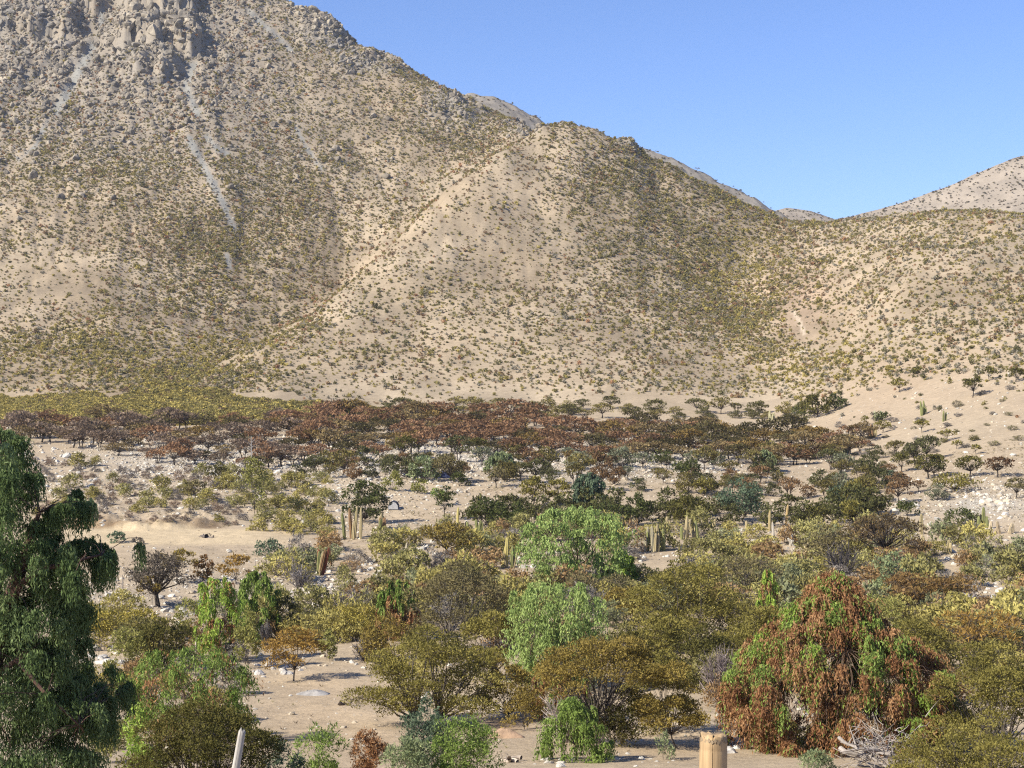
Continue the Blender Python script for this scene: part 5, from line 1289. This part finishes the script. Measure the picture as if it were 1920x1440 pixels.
for (uu, vv) in spread(285, scrub_zone, 23, 7, 12000):
    east = uu > 1400
    wts = np.array([.32, .30, .14, .08, .08, .06]) if not east else np.array([.36, .22, .10, .08, .18, .05])
    cn = list(BT)[rngS.choice(6, p=wts / wts.sum())]
    part = 'left of centre' if uu < 900 else ('in the middle' if uu < 1400 else 'toward the right edge')
    w = (38 + 34 * rngS.random()) * np.interp(vv, [1000, 1200], [.9, 1.35])
    put_bush('scrub_bush', THIN if cn in ('dry grey',) or rngS.random() < .15 else BSH, uu, vv, w, np.array(BT[cn]) * (.8 + .4 * rngS.random()), uniq(cn + ' bush', 'in the scrub', uu, vv, szw(w, 42, 58)), 'bushes of the thick scrub belt', hs=.8 + .5 * rngS.random())
# dry slope on the left
def dry_zone():
    u = 60 + 560 * rngS.random(); t = np.interp(u, [60, 200, 400, 620], [860, 875, 890, 900]); b = np.interp(u, [60, 380, 450, 620], [978, 978, 990, 1015])
    return u, t + (b - t) * rngS.random()
for (uu, vv) in spread(150, dry_zone, 14, 5, 12000):
    k = rngS.random(); big_ = k > .74 or uu > 480
    if big_: 
        cn = 'yellow' if rngS.random() < .55 else 'olive yellow'; w = 24 + 22 * rngS.random()
        put_bush('slope_bush', BSH, uu, vv, w, np.array(BT[cn]) * (.7 + .4 * rngS.random()), uniq(cn + ' bush', 'on the dry slope', uu, vv, szw(w, 31, 39)), 'yellow green bushes on the dry slope', hs=.95)
    else: 
        bn = rngS.random() < .55; w = 13 + 14 * rngS.random()
        put_bush('dry_shrub', THIN, uu, vv, w, np.array((.24, .165, .11) if bn else (.165, .145, .13)) * (.75 + .5 * rngS.random()), uniq('dry brown shrub' if bn else 'dry grey shrub', 'on sandy slope', uu, vv, szw(w, 17.5, 22)), 'small dry shrubs above the dirt track', hs=1.1)
# loose bushes among the near trees
def near_zone():
    u = 130 + 1800 * rngS.random(); v = 1120 + 290 * rngS.random()
    for (a, c, e, f) in ROCKS_AT:
        if ((u - a) / (e + 14)) ** 2 + ((v - c - 14) / (f + 22)) ** 2 < 1: return None
    if ((u - 600) / 120) ** 2 + ((v - 1320) / 75) ** 2 < 1 or (440 < u < 1360 and v > 1300) or (u < 470 and v < 1150): return None
    return u, v
for (uu, vv) in spread(95, near_zone, 42, 13, 9000):
    cn = list(BT)[rngS.choice(6, p=[.2, .25, .1, .3, .1, .05])]
    part = 'left' if uu < 640 else ('middle' if uu < 1280 else 'right')
    w = 55 + 45 * rngS.random()
    put_bush('thorn_bush', BSHN, uu, vv, w, np.array(BT[cn]) * (.7 + .35 * rngS.random()), uniq(cn + ' bush', 'between near trees', uu, vv, szw(w, 68, 86)), 'bushes between the near trees', hs=1.0)
# scattered slope bushes above the sandy fan
def fan_zone(): 
    u = 1560 + 360 * rngS.random(); return u, np.interp(u, [1560, 1920], [800, 720]) + 110 * rngS.random()
for (uu, vv) in spread(46, fan_zone, 26, 8):
    cn = 'olive' if rngS.random() < .6 else 'dry grey'; w = 10 + 16 * rngS.random()
    put_bush('low_bush', BSH if rngS.random() < .5 else THIN, uu, vv, w, np.array(BT[cn]) * (.7 + .4 * rngS.random()), uniq(cn + ' low bush', 'on bare sand', uu, vv, szw(w, 15, 21)), 'low bushes on the bare right slope', hs=.7)

# ---- cacti: ribbed columns, each column a part
def column_mesh(seed, h=1.0):
    rg = np.random.default_rng(seed); b = MB(); k = 16
    hs_ = [0, .25, .5, .75, .92, .98, 1.0]; rs_ = [.85, 1, 1, .95, .72, .42, .12]
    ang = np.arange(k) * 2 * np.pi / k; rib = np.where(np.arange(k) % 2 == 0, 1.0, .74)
    bend = rg.normal(0, .05, 2)
    V = np.concatenate([np.stack([np.cos(ang) * rib * r * .5 + bend[0] * t * t * 6, np.sin(ang) * rib * r * .5 + bend[1] * t * t * 6, np.full(k, t)], -1) for t, r in zip(hs_, rs_)])
    i = np.arange(len(hs_) - 1)[:, None] * k; j = np.arange(k)[None]; j2 = (j + 1) % k
    q = np.stack([i + j, i + j2, i + k + j2, i + k + j], -1).reshape(-1, 4)
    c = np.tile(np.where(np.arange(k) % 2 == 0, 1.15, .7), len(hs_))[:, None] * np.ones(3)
    b.add(V, c, q)
    return b.mesh('column', [M_CACTUS])
COLM = [column_mesh(900 + k) for k in range(6)]
CT_PALE, CT_GREEN, CT_BROWN, CT_RED = (.36, .30, .18), (.22, .23, .10), (.26, .16, .09), (.20, .07, .045)
def cactus(label, uu, vv, hpx, ncol, spread_px, tint=CT_PALE, group=None, thick=6.6, lean=.06, hmin=.5, tints=None):
    loc, m = spot(uu, vv)
    e = root('cactus', label, 'cactus', loc, group)
    for k in range(ncol):
        a = rngS.random() * 6.28; rr = math.sqrt((k + .3) / max(1, ncol)) * spread_px * .5 * m
        h = 1.1 * hpx * m * (1 if k == 0 else hmin + (1 - hmin) * rngS.random()); t = thick * m * (.8 + .35 * rngS.random())
        tc = tints[k % len(tints)] if tints else tint
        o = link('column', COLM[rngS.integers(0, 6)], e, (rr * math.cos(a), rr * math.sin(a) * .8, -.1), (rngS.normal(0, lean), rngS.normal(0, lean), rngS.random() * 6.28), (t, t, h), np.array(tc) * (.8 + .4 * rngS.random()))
    return e
cactus('tallest cactus clump with many columns in front of the large dark rounded tree', 664, 1010, 58, 7, 42, CT_PALE, hmin=.4, tints=[CT_PALE, CT_GREEN, CT_PALE, CT_BROWN])
cactus('short cactus clump with a red brown column, right of the tallest clump', 718, 993, 30, 6, 26, tints=[CT_PALE, CT_BROWN, CT_GREEN], lean=.12)
cactus('bare armed cactus with dark red trunk standing on white stones', 602, 1078, 58, 5, 14, tints=[CT_RED, CT_BROWN, CT_RED, CT_PALE, CT_GREEN], lean=.24, thick=7, hmin=.75)
cactus('thin reddish cactus column right of the bare armed cactus', 622, 1060, 34, 1, 1, CT_BROWN, thick=4)
cactus('single pale cactus column by a white rock in the scrub', 698, 1024, 16, 1, 1, thick=6)
cactus('pair of thin white cactus columns among yellow bushes', 759, 1048, 30, 2, 14, (.5, .45, .34), thick=4.5)
cactus('tall bent yellow cactus column in front of the dark thicket', 858, 986, 34, 1, 1, (.42, .36, .15), thick=5, lean=.03)
cactus('blackened dead cactus stump near the dark ochre umbrella tree', 875, 996, 20, 1, 1, (.035, .03, .03), thick=6)
cactus('group of short cactus columns behind the dark ochre umbrella tree', 892, 998, 24, 4, 34, CT_GREEN)
cactus('cactus clump with a long yellow arm above the white rock outcrop', 952, 1064, 54, 6, 26, tints=[(.42, .36, .15), CT_PALE, CT_GREEN, CT_PALE], lean=.1)
cactus('small white cactus clump on the white rock outcrop', 986, 1046, 36, 4, 18, (.46, .42, .33))
cactus('leaning pale cactus column left of the largest pale green tree', 1005, 1004, 34, 2, 12, (.42, .36, .28), lean=.1)
cactus('four cactus columns in front of the dark thicket right of the pale green tree', 1186, 988, 24, 4, 16, tints=[CT_PALE, CT_BROWN])
cactus('largest cactus clump of many columns in the scrub right of the pale green tree', 1232, 1034, 50, 12, 46, tints=[CT_PALE, CT_GREEN, (.42, .38, .28)], hmin=.45)
cactus('two pale cactus columns behind the largest cactus clump', 1250, 990, 22, 3, 10)
cactus('spreading cactus clump with splayed arms below the dark olive rounded tree', 1298, 1010, 42, 8, 52, tints=[CT_PALE, CT_GREEN], lean=.14, hmin=.5)
cactus('single cactus column left of the grey green tree', 1339, 988, 20, 1, 1)
cactus('single cactus tip right under the grey green tree', 1400, 990, 14, 1, 1)
cactus('pair of tall cactus columns right of the grey green tree', 1442, 998, 40, 3, 10, (.36, .29, .16))
cactus('thin leaning tan cactus column on the sandy patch', 1473, 985, 38, 1, 1, (.40, .29, .15), thick=5, lean=.08)
cactus('dead white cactus trunk in the scrub below the sandy patch', 1452, 1022, 42, 1, 1, (.42, .38, .34), thick=6, lean=.1)
cactus('bent white dead cactus arms in the scrub', 1484, 1024, 24, 3, 14, (.55, .52, .48), lean=.4, thick=6)
cactus('single cactus column right behind the dark brown umbrella tree', 1728, 1002, 38, 1, 1, thick=7)
cactus('dark green cactus clump near the right edge', 1846, 992, 40, 5, 22, tints=[CT_GREEN, CT_GREEN, (.05, .05, .04)])
cactus('row of short pale cactus columns near the right edge', 1880, 1000, 26, 7, 52, (.40, .33, .24), lean=.15)
cactus('tall cactus pair left of the bare right slope', 1585, 852, 30, 5, 16, (.22, .23, .15), thick=6)
cactus('pale cactus clump left of the tall cactus pair', 1560, 845, 16, 4, 12, (.40, .38, .30), thick=5)
cactus('brown cactus clump on white stones at the edge of the bare right slope', 1634, 820, 24, 6, 18, tints=[CT_BROWN, CT_PALE], thick=5)
cactus('cactus clump with pale columns below the dark leafy clump', 1650, 786, 16, 6, 20, (.36, .36, .24), thick=4)
cactus('single many armed cactus upper middle of the bare right slope', 1731, 778, 26, 5, 12, CT_GREEN, thick=4.5)
cactus('small cactus with pale top on the bare right slope', 1770, 790, 20, 3, 8, CT_GREEN, thick=4)
cactus('pale cactus clump at the upper left of the sandy fan', 1442, 788, 18, 6, 22, (.40, .38, .25), thick=4)
def cac_zone():
    u = 560 + 900 * rngS.random(); return u, 800 + 40 * rngS.random()
for (uu, vv) in spread(16, cac_zone, 30, 10):
    cactus(uniq('pale yellow cactus clump', 'in the brown belt', uu, vv, 'short', None, True), uu, vv, 12 + 10 * rngS.random(), 4, 12, (.42, .33, .17), 'pale cacti among the brown belt trees', thick=4)
def cac2(): return 600 + 1300 * rngS.random(), 1000 + 50 * rngS.random()
for (uu, vv) in spread(22, cac2, 34, 10):
    cactus(uniq('lone cactus', 'in the scrub', uu, vv, 'short'), uu, vv, 16 + 14 * rngS.random(), int(1 + 3 * rngS.random()), 12, group='lone cactus columns in the scrub', thick=6)
# ================================================================== made things, dead wood, gravel heap
def post_mesh(name, r0, r1, H, col, sides=20, seed=0, chip=.02, crack=True, rings=14):
    """a round timber post: slightly irregular, with a drying crack and a rough sawn top"""
    rg = np.random.default_rng(seed); b = MB()
    base_a = np.arange(sides) * 2 * np.pi / sides
    ck = 4.62                                               # direction of the drying crack
    ang = np.sort(np.concatenate([base_a[np.abs(base_a - ck) > .06], [ck - .055, ck - .03, ck, ck + .03, ck + .055]])); sides = len(ang)
    wob = 1 + .035 * np.sin(ang * 2 + 1) + .02 * np.sin(ang * 5) + rg.normal(0, .006, sides)
    hs_ = np.concatenate([np.linspace(0, H - .10, rings), [H - .062, H - .056, H - .050, H - .012, H]])
    V = []; kk = int(np.argmin(np.abs(ang - ck)))
    for t in hs_:
        r = (r0 + (r1 - r0) * t / H) * wob
        if abs(t - (H - .056)) < .001: r = r * .975
        if t >= H - .013: r = r * (.985 if t < H else .95)
        aa = ang.copy()
        if crack:
            r = r.copy(); r[kk] *= .80; aa[kk - 2:kk + 3] += .10 * math.sin(t * 3.1) + .14 * (H - t)
        zz = np.full(sides, t) + (rg.normal(0, chip * .45, sides) if t > H - .03 else 0)
        V.append(np.stack([np.cos(aa) * r, np.sin(aa) * r, zz], -1))
    n = len(hs_); V = np.concatenate(V + [np.array([[0, 0, H - .004]])])
    i = np.arange(n - 1)[:, None] * sides; j = np.arange(sides)[None]; j2 = (j + 1) % sides
    q = np.stack([i + j, i + j2, i + sides + j2, i + sides + j], -1).reshape(-1, 4)
    tr = [[(n - 1) * sides + t, (n - 1) * sides + (t + 1) % sides, n * sides] for t in range(sides)]
    c = np.ones((len(V), 3)) * np.array(col) * (1 + .10 * np.concatenate([np.tile(rg.normal(0, 1, sides), n), [0]])[:, None])
    b.add(V, c, q, tr)
    return b
def wood_mat(name, lo, hi):
    m, nt, out = new_mat(name)
    tc = nt.nodes.new('ShaderNodeTexCoord'); mp = nt.nodes.new('ShaderNodeMapping'); mp.inputs['Scale'].default_value = (26, 26, 1.6)
    nt.links.new(tc.outputs['Object'], mp.inputs['Vector'])
    nz = noise_tex(nt, 1.0, 6, .65, vec=mp.outputs[0])
    mp2 = nt.nodes.new('ShaderNodeMapping'); mp2.inputs['Scale'].default_value = (5, 5, 3); nt.links.new(tc.outputs['Object'], mp2.inputs['Vector'])
    n2 = noise_tex(nt, 1.3, 4, .6, vec=mp2.outputs[0])
    c = mulc(nt, attr(nt, 'Col'), ramp(nt, nz.outputs[0], [(.32, lo), (.66, hi)]))
    c = mulc(nt, c, ramp(nt, n2.outputs[0], [(.35, (.78, .80, .84)), (.65, (1.1, 1.07, 1.0))]))
    p = nt.nodes.new('ShaderNodeBsdfPrincipled'); p.inputs['Roughness'].default_value = .8; p.inputs['Specular IOR Level'].default_value = .25
    nt.links.new(c, p.inputs['Base Color'])
    bp = nt.nodes.new('ShaderNodeBump'); bp.inputs['Strength'].default_value = .5; bp.inputs['Distance'].default_value = .006
    nt.links.new(nz.outputs[0], bp.inputs['Height']); nt.links.new(bp.outputs[0], p.inputs['Normal'])
    nt.links.new(p.outputs[0], out.inputs[0])
    return m
M_POST = wood_mat('post_timber', (.62, .58, .52), (1.2, 1.15, 1.08)); M_GREYPOST = wood_mat('grey_timber', (.55, .54, .53), (1.2, 1.2, 1.2))
# round treated post, top at (1338, 1377)
def post(u, vtop, d, width_px, name, label, col, mat, lean, seed, taper, part='post_shaft'):
    m = d / F; r = width_px * m * .5
    top = np.array([(u - CU) / F * d, d, (CV - vtop) / F * d])
    gz = float(ground(top[0], d)); H = top[2] - gz + .3
    e = root(name, label, 'fence post', (top[0] - lean[0] * H, top[1] - lean[1] * H, gz - .3))
    e.rotation_euler = (-math.atan(lean[1]), math.atan(lean[0]), 0)
    b = post_mesh('shaft', r * taper, r, H / 1.0, col, seed=seed)
    link('shaft', b.mesh('shaft', [mat], True), e)
    return e, r, H
e1, r1_, H1 = post(1338, 1377, 6.4, 50, 'fence_post', 'thick round tan timber post with a cracked side at the bottom edge', (.42, .31, .19), M_POST, (.012, 0), 3, 1.10)
bb = MB()
for k in range(26):
    a = k / 26 * 6.28 - 1.57
    bb.leaves(np.array([[math.cos(a) * r1_ * 1.002, math.sin(a) * r1_ * 1.002, H1 - .014 - .008 * math.sin(k * 2.1) ** 2]]), np.array([[0, 0, 1.0]]), np.array([[math.cos(a), math.sin(a), 0]]), .022, .014, np.array([[.30, .24, .17]]))
link('frayed_rim', bb.mesh('frayed_rim', [M_POST]), e1)
e2, r2_, H2 = post(455, 1365, 11.0, 13, 'fence_post', 'thin weathered grey post leaning at the bottom edge', (.40, .375, .345), M_GREYPOST, (.17, 0), 8, 1.6)

# wire fences in the middle distance
def stake(b, x, y, z, H, r, lean, col):
    b.tube([(x, y, z - .2), (x + lean * H * .5, y, z + H * .5), (x + lean * H, y, z + H)], [r, r * .95, r * .8], 6, col)
def wire_fence(label, posts, wires, col):
    p0 = hit(posts[0][0], posts[0][1]); o0 = np.array(p0)
    e = root('wire_fence', label, 'fence', tuple(o0)); tops = []
    for k, (u, v, h, ln) in enumerate(posts):
        p = np.array(hit(u, v)); m = p[1] / F; b = MB()
        stake(b, 0, 0, 0, h * m, .05 + .012 * (k % 3), ln, np.array(col) * (.75 + .15 * (k % 4)))
        link('post', b.mesh('post', [M_WOOD]), e, tuple(p - o0)); tops.append((p - o0, h * m, ln))
    for wv in wires:
        b = MB()
        for (a, ha, la), (c, hc, lc) in zip(tops, tops[1:]):
            A = a + np.array([la * ha * wv, 0, ha * wv]); Cc = c + np.array([lc * hc * wv, 0, hc * wv])
            b.tube([A, (A + Cc) / 2 - np.array([0, 0, .04]), Cc], [.006] * 3, 3, (.25, .24, .23), cap=False)
        link('wire', b.mesh('wire', [M_WOOD]), e)
wire_fence('thin wire fence along the stone row below the dirt track', [(205, 1104, 26, 0), (230, 1106, 28, 0), (252, 1046, 26, .02), (478, 1066, 20, 0), (499, 1070, 27, 0), (512, 1071, 28, .02), (526, 1071, 27, -.02), (556, 1056, 20, 0)], (.35, .65, .95), (.30, .26, .22))
wire_fence('sparse stake fence at the front edge of the scrub on the left', [(158, 1268, 26, .0), (234, 1214, 20, .02), (367, 1224, 28, .03), (423, 1232, 42, .22)], (.6, .92), (.38, .33, .28))
wire_fence('faint line of thin posts across the stony flat right of centre', [(1092, 893, 18, 0), (1126, 892, 18, 0), (1158, 893, 20, .03), (1190, 894, 18, 0), (1232, 890, 16, 0), (921, 884, 14, 0)][::-1], (.5, .9), (.33, .29, .25))

# low shelter with a pale sheet roof, blue tarpaulin beside it, small dark shed by the large tree
p = hit(780, 896); m = p[1] / F; e = root('shelter', 'low shelter with a pale flat sheet roof half hidden by trees', 'shelter', p)
def box(b, c, s, col, tilt=0.0, mat=0):
    X, Y, Z = s; V = np.array([[i, j, k] for i in (-.5, .5) for j in (-.5, .5) for k in (-.5, .5)]) * np.array([X, Y, Z])
    ct, st = math.cos(tilt), math.sin(tilt); V = np.stack([V[:, 0] * ct - V[:, 2] * st, V[:, 1], V[:, 0] * st + V[:, 2] * ct], -1) + np.array(c)
    b.add(V, col, [[0, 1, 3, 2], [4, 6, 7, 5], [0, 4, 5, 1], [2, 3, 7, 6], [0, 2, 6, 4], [1, 5, 7, 3]], None, mat)
b = MB(); box(b, (0, 0, 1.35), (62 * m, 2.6, .07), (.50, .48, .45), .09); link('roof', b.mesh('roof', [M_WOOD]), e)
for (sx, sy) in ((-.45, -1), (.45, -1), (-.45, 1), (.45, 1), (0.02, -1)):
    b = MB(); b.tube([(0, 0, -.2), (0, 0, 1.32 + sx * 62 * m * .09)], [.06, .055], 6, (.16, .13, .11)); link('post', b.mesh('post', [M_WOOD]), e, (sx * 62 * m, sy, 0))
b = MB(); box(b, (-.6, 1.15, .6), (20 * m, .06, 1.1), (.14, .12, .11)); link('back_panel', b.mesh('back_panel', [M_WOOD]), e)
def heap(W, Dp, H, col, seed, n=14, rings=6):
    rg = np.random.default_rng(seed); b = MB(); V = [[0, 0, H]]
    for r in range(1, rings + 1):
        t = r / rings
        for k in range(n):
            a = k / n * 6.28; rr = t * (1 + .14 * math.sin(3 * a + seed) + rg.normal(0, .05))
            V.append([math.cos(a) * rr * W * .5, math.sin(a) * rr * Dp * .5, H * (1 - t ** 1.6) * (1 + rg.normal(0, .07)) - (.12 if r == rings else 0)])
    q = [[1 + (r - 1) * n + k, 1 + (r - 1) * n + (k + 1) % n, 1 + r * n + (k + 1) % n, 1 + r * n + k][::-1] for r in range(1, rings) for k in range(n)]
    tr = [[0, 1 + k, 1 + (k + 1) % n] for k in range(n)]
    b.add(V, col, q, tr); return b
p = hit(828, 896); m = p[1] / F
o = link('tarpaulin', heap(36 * m, 1.6, 13 * m, (.035, .045, .10), 2).mesh('tarpaulin', [M_WOOD]), None, p); tag(o, 'dark blue tarpaulin over a low heap below the pale grey olive tree', 'tarpaulin')
p = hit(738, 954); m = p[1] / F; e = root('shed', 'small dark arched shed with a pale front right of the large dark tree', 'shed', p)
b = MB(); prof = [(-.5, 0), (-.48, .45), (-.3, .8), (0, .95), (.3, .8), (.48, .45), (.5, 0)]
w_, h_ = 20 * m, 16 * m; V = [[a * w_, y, c * h_] for y in (-.9, .9) for a, c in prof]
b.add(V, (.055, .06, .075), [[k, k + 1, k + 8, k + 7][::-1] for k in range(6)] ); link('roof_shell', b.mesh('roof_shell', [M_WOOD]), e)
b = MB(); b.add([[a * w_ * .93, -.86, c * h_ * .93] for a, c in prof], (.40, .40, .40), [[0, 1, 5, 6], [1, 2, 4, 5]], [[2, 3, 4]]); link('front_panel', b.mesh('front_panel', [M_WOOD]), e)
b = MB(); b.add([[a * w_ * .93, .86, c * h_ * .93] for a, c in prof], (.10, .10, .10), [[0, 1, 5, 6], [1, 2, 4, 5]], [[2, 3, 4]]); link('back_panel', b.mesh('back_panel', [M_WOOD]), e)
# gravel heap and soil heap
p = hit(588, 1302); m = p[1] / F
o = link('gravel_heap', heap(72 * m, 70 * m, 9 * m, (.33, .315, .30), 4, 22, 8).mesh('gravel_heap', [M_ROCK], True), None, (p[0], p[1], p[2] - .03)); tag(o, 'low heap of grey gravel on the sand below the little orange tree', 'gravel heap')
p = hit(945, 1382); m = p[1] / F
o = link('soil_heap', heap(80 * m, 60 * m, 18 * m, (.36, .25, .17), 9, 22, 8).mesh('soil_heap', [M_ROCK], True), None, (p[0], p[1], p[2] - .05)); tag(o, 'low heap of reddish soil right of the wide ochre olive tree', 'soil heap')

# dead wood
def dead_pile(label, u, v, wpx, hpx, big, small, col, seed):
    rg = np.random.default_rng(seed); p = hit(u, v); m = p[1] / F
    e = root('dead_wood', label, 'dead wood', p); W, H = wpx * m, hpx * m
    for k in range(big):
        b = MB(); a = rg.random() * 6.28; L = W * (.45 + .4 * rg.random()); c = np.array([rg.normal(0, W * .16), rg.normal(0, W * .12), H * (.15 + .3 * rg.random())])
        dv = np.array([math.cos(a), math.sin(a) * .6, rg.normal(.1, .25)]); dv /= np.linalg.norm(dv)
        P = limb(b, rg, c - dv * L * .5, c + dv * L * .5, 4.2 * m * (.6 + .7 * rg.random()), 1.4 * m, 7, .16, np.array(col) * (.8 + .4 * rg.random()), 7)
        for s in range(3):
            q = P[2 + s]; d2 = unit(dv + rg.normal(0, .6, 3) + np.array([0, 0, .4])); limb(b, rg, q, q + d2 * L * .4, 1.6 * m, .5 * m, 4, .15, np.array(col) * (.8 + .4 * rg.random()), 5)
        link('branch', b.mesh('branch', [M_WOOD]), e)
    b = MB()
    for k in range(small):
        c = np.array([rg.normal(0, W * .24), rg.normal(0, W * .2), abs(rg.normal(0, H * .4))]); a = rg.random() * 6.28
        dv = unit(np.array([math.cos(a), math.sin(a) * .6, rg.normal(.25, .5)])); L = W * (.12 + .2 * rg.random())
        limb(b, rg, c, c + dv * L, .9 * m, .35 * m, 3, .18, np.array(col) * (.75 + .5 * rg.random()), 4)
    t = link('twigs', b.mesh('twigs', [M_WOOD]), e); t['kind'] = 'stuff'
dead_pile('pile of bleached grey dead branches in front of the rust pepper tree', 1648, 1440, 150, 92, 9, 170, (.30, .265, .235), 21)
dead_pile('bleached white fallen trunk on the stony flat left of centre', 438, 908, 66, 14, 4, 20, (.52, .48, .43), 22)
dead_pile('short dark log lying on the sand left of the wide ochre olive tree', 655, 1322, 40, 6, 2, 4, (.14, .11, .09), 23)
dead_pile('dark fallen stump on the dirt track', 388, 1008, 26, 10, 2, 16, (.14, .12, .11), 24)
dead_pile('grey dead branches in the scrub near the right edge', 1822, 1128, 40, 20, 4, 40, (.36, .33, .31), 25)
dead_pile('pale fallen branches on shaded sand at the bottom edge', 950, 1428, 60, 12, 3, 10, (.38, .32, .26), 26)
# standing dead pole among the belt trees
b = MB(); p = hit(471, 880); m = p[1] / F
b.tube([(0, 0, -.2), (.05, 0, 24 * m), (0, 0, 62 * m)], [.10, .08, .04], 6, (.38, .35, .32))
for k in range(5): b.tube([(0, 0, (30 + 5 * k) * m), ((-1) ** k * 7 * m, .1, (36 + 5 * k) * m)], [.035, .015], 4, (.36, .33, .31))
o = link('dead_tree', b.mesh('dead_tree', [M_WOOD]), None, p); tag(o, 'pale dead tree pole standing up out of the brown belt', 'dead tree')
tree(TH, 'thorn_tree', 'tall yellow green spindly tree standing on the bank at the end of the brown belt', 'tree', 478, 965, 44, 850, base=.12, lobes=22, pal=YGREEN, lobe=.22, flat=1.0, leaf=(5, 2.5), dens=.7, twigs=4)

# ------------------------------------------------------------------ thin dusty air
HZ = 0.00008
m, nt, out = new_mat('haze_air')
pv = nt.nodes.new('ShaderNodeVolumePrincipled'); pv.inputs['Density'].default_value = HZ
pv.inputs['Color'].default_value = (0.86, 0.90, 0.97, 1); pv.inputs['Anisotropy'].default_value = 0.2
nt.links.new(pv.outputs[0], out.inputs['Volume'])
lo = float(min(G[..., 2].min(), -40)) - 1.0; hi = float(max(G[..., 2].max(), RIDGE_C['z'].max(), RIDGE_A['z'].max())) + 12
ex = 3200.0
b = MB(); box(b, (0, 0, (lo + hi) / 2), (2 * ex, 2 * ex, hi - lo), (1, 1, 1))
hz_o = link('haze', b.mesh('haze', [m])); tag(hz_o, 'thin dusty air over the whole valley', kind='stuff')
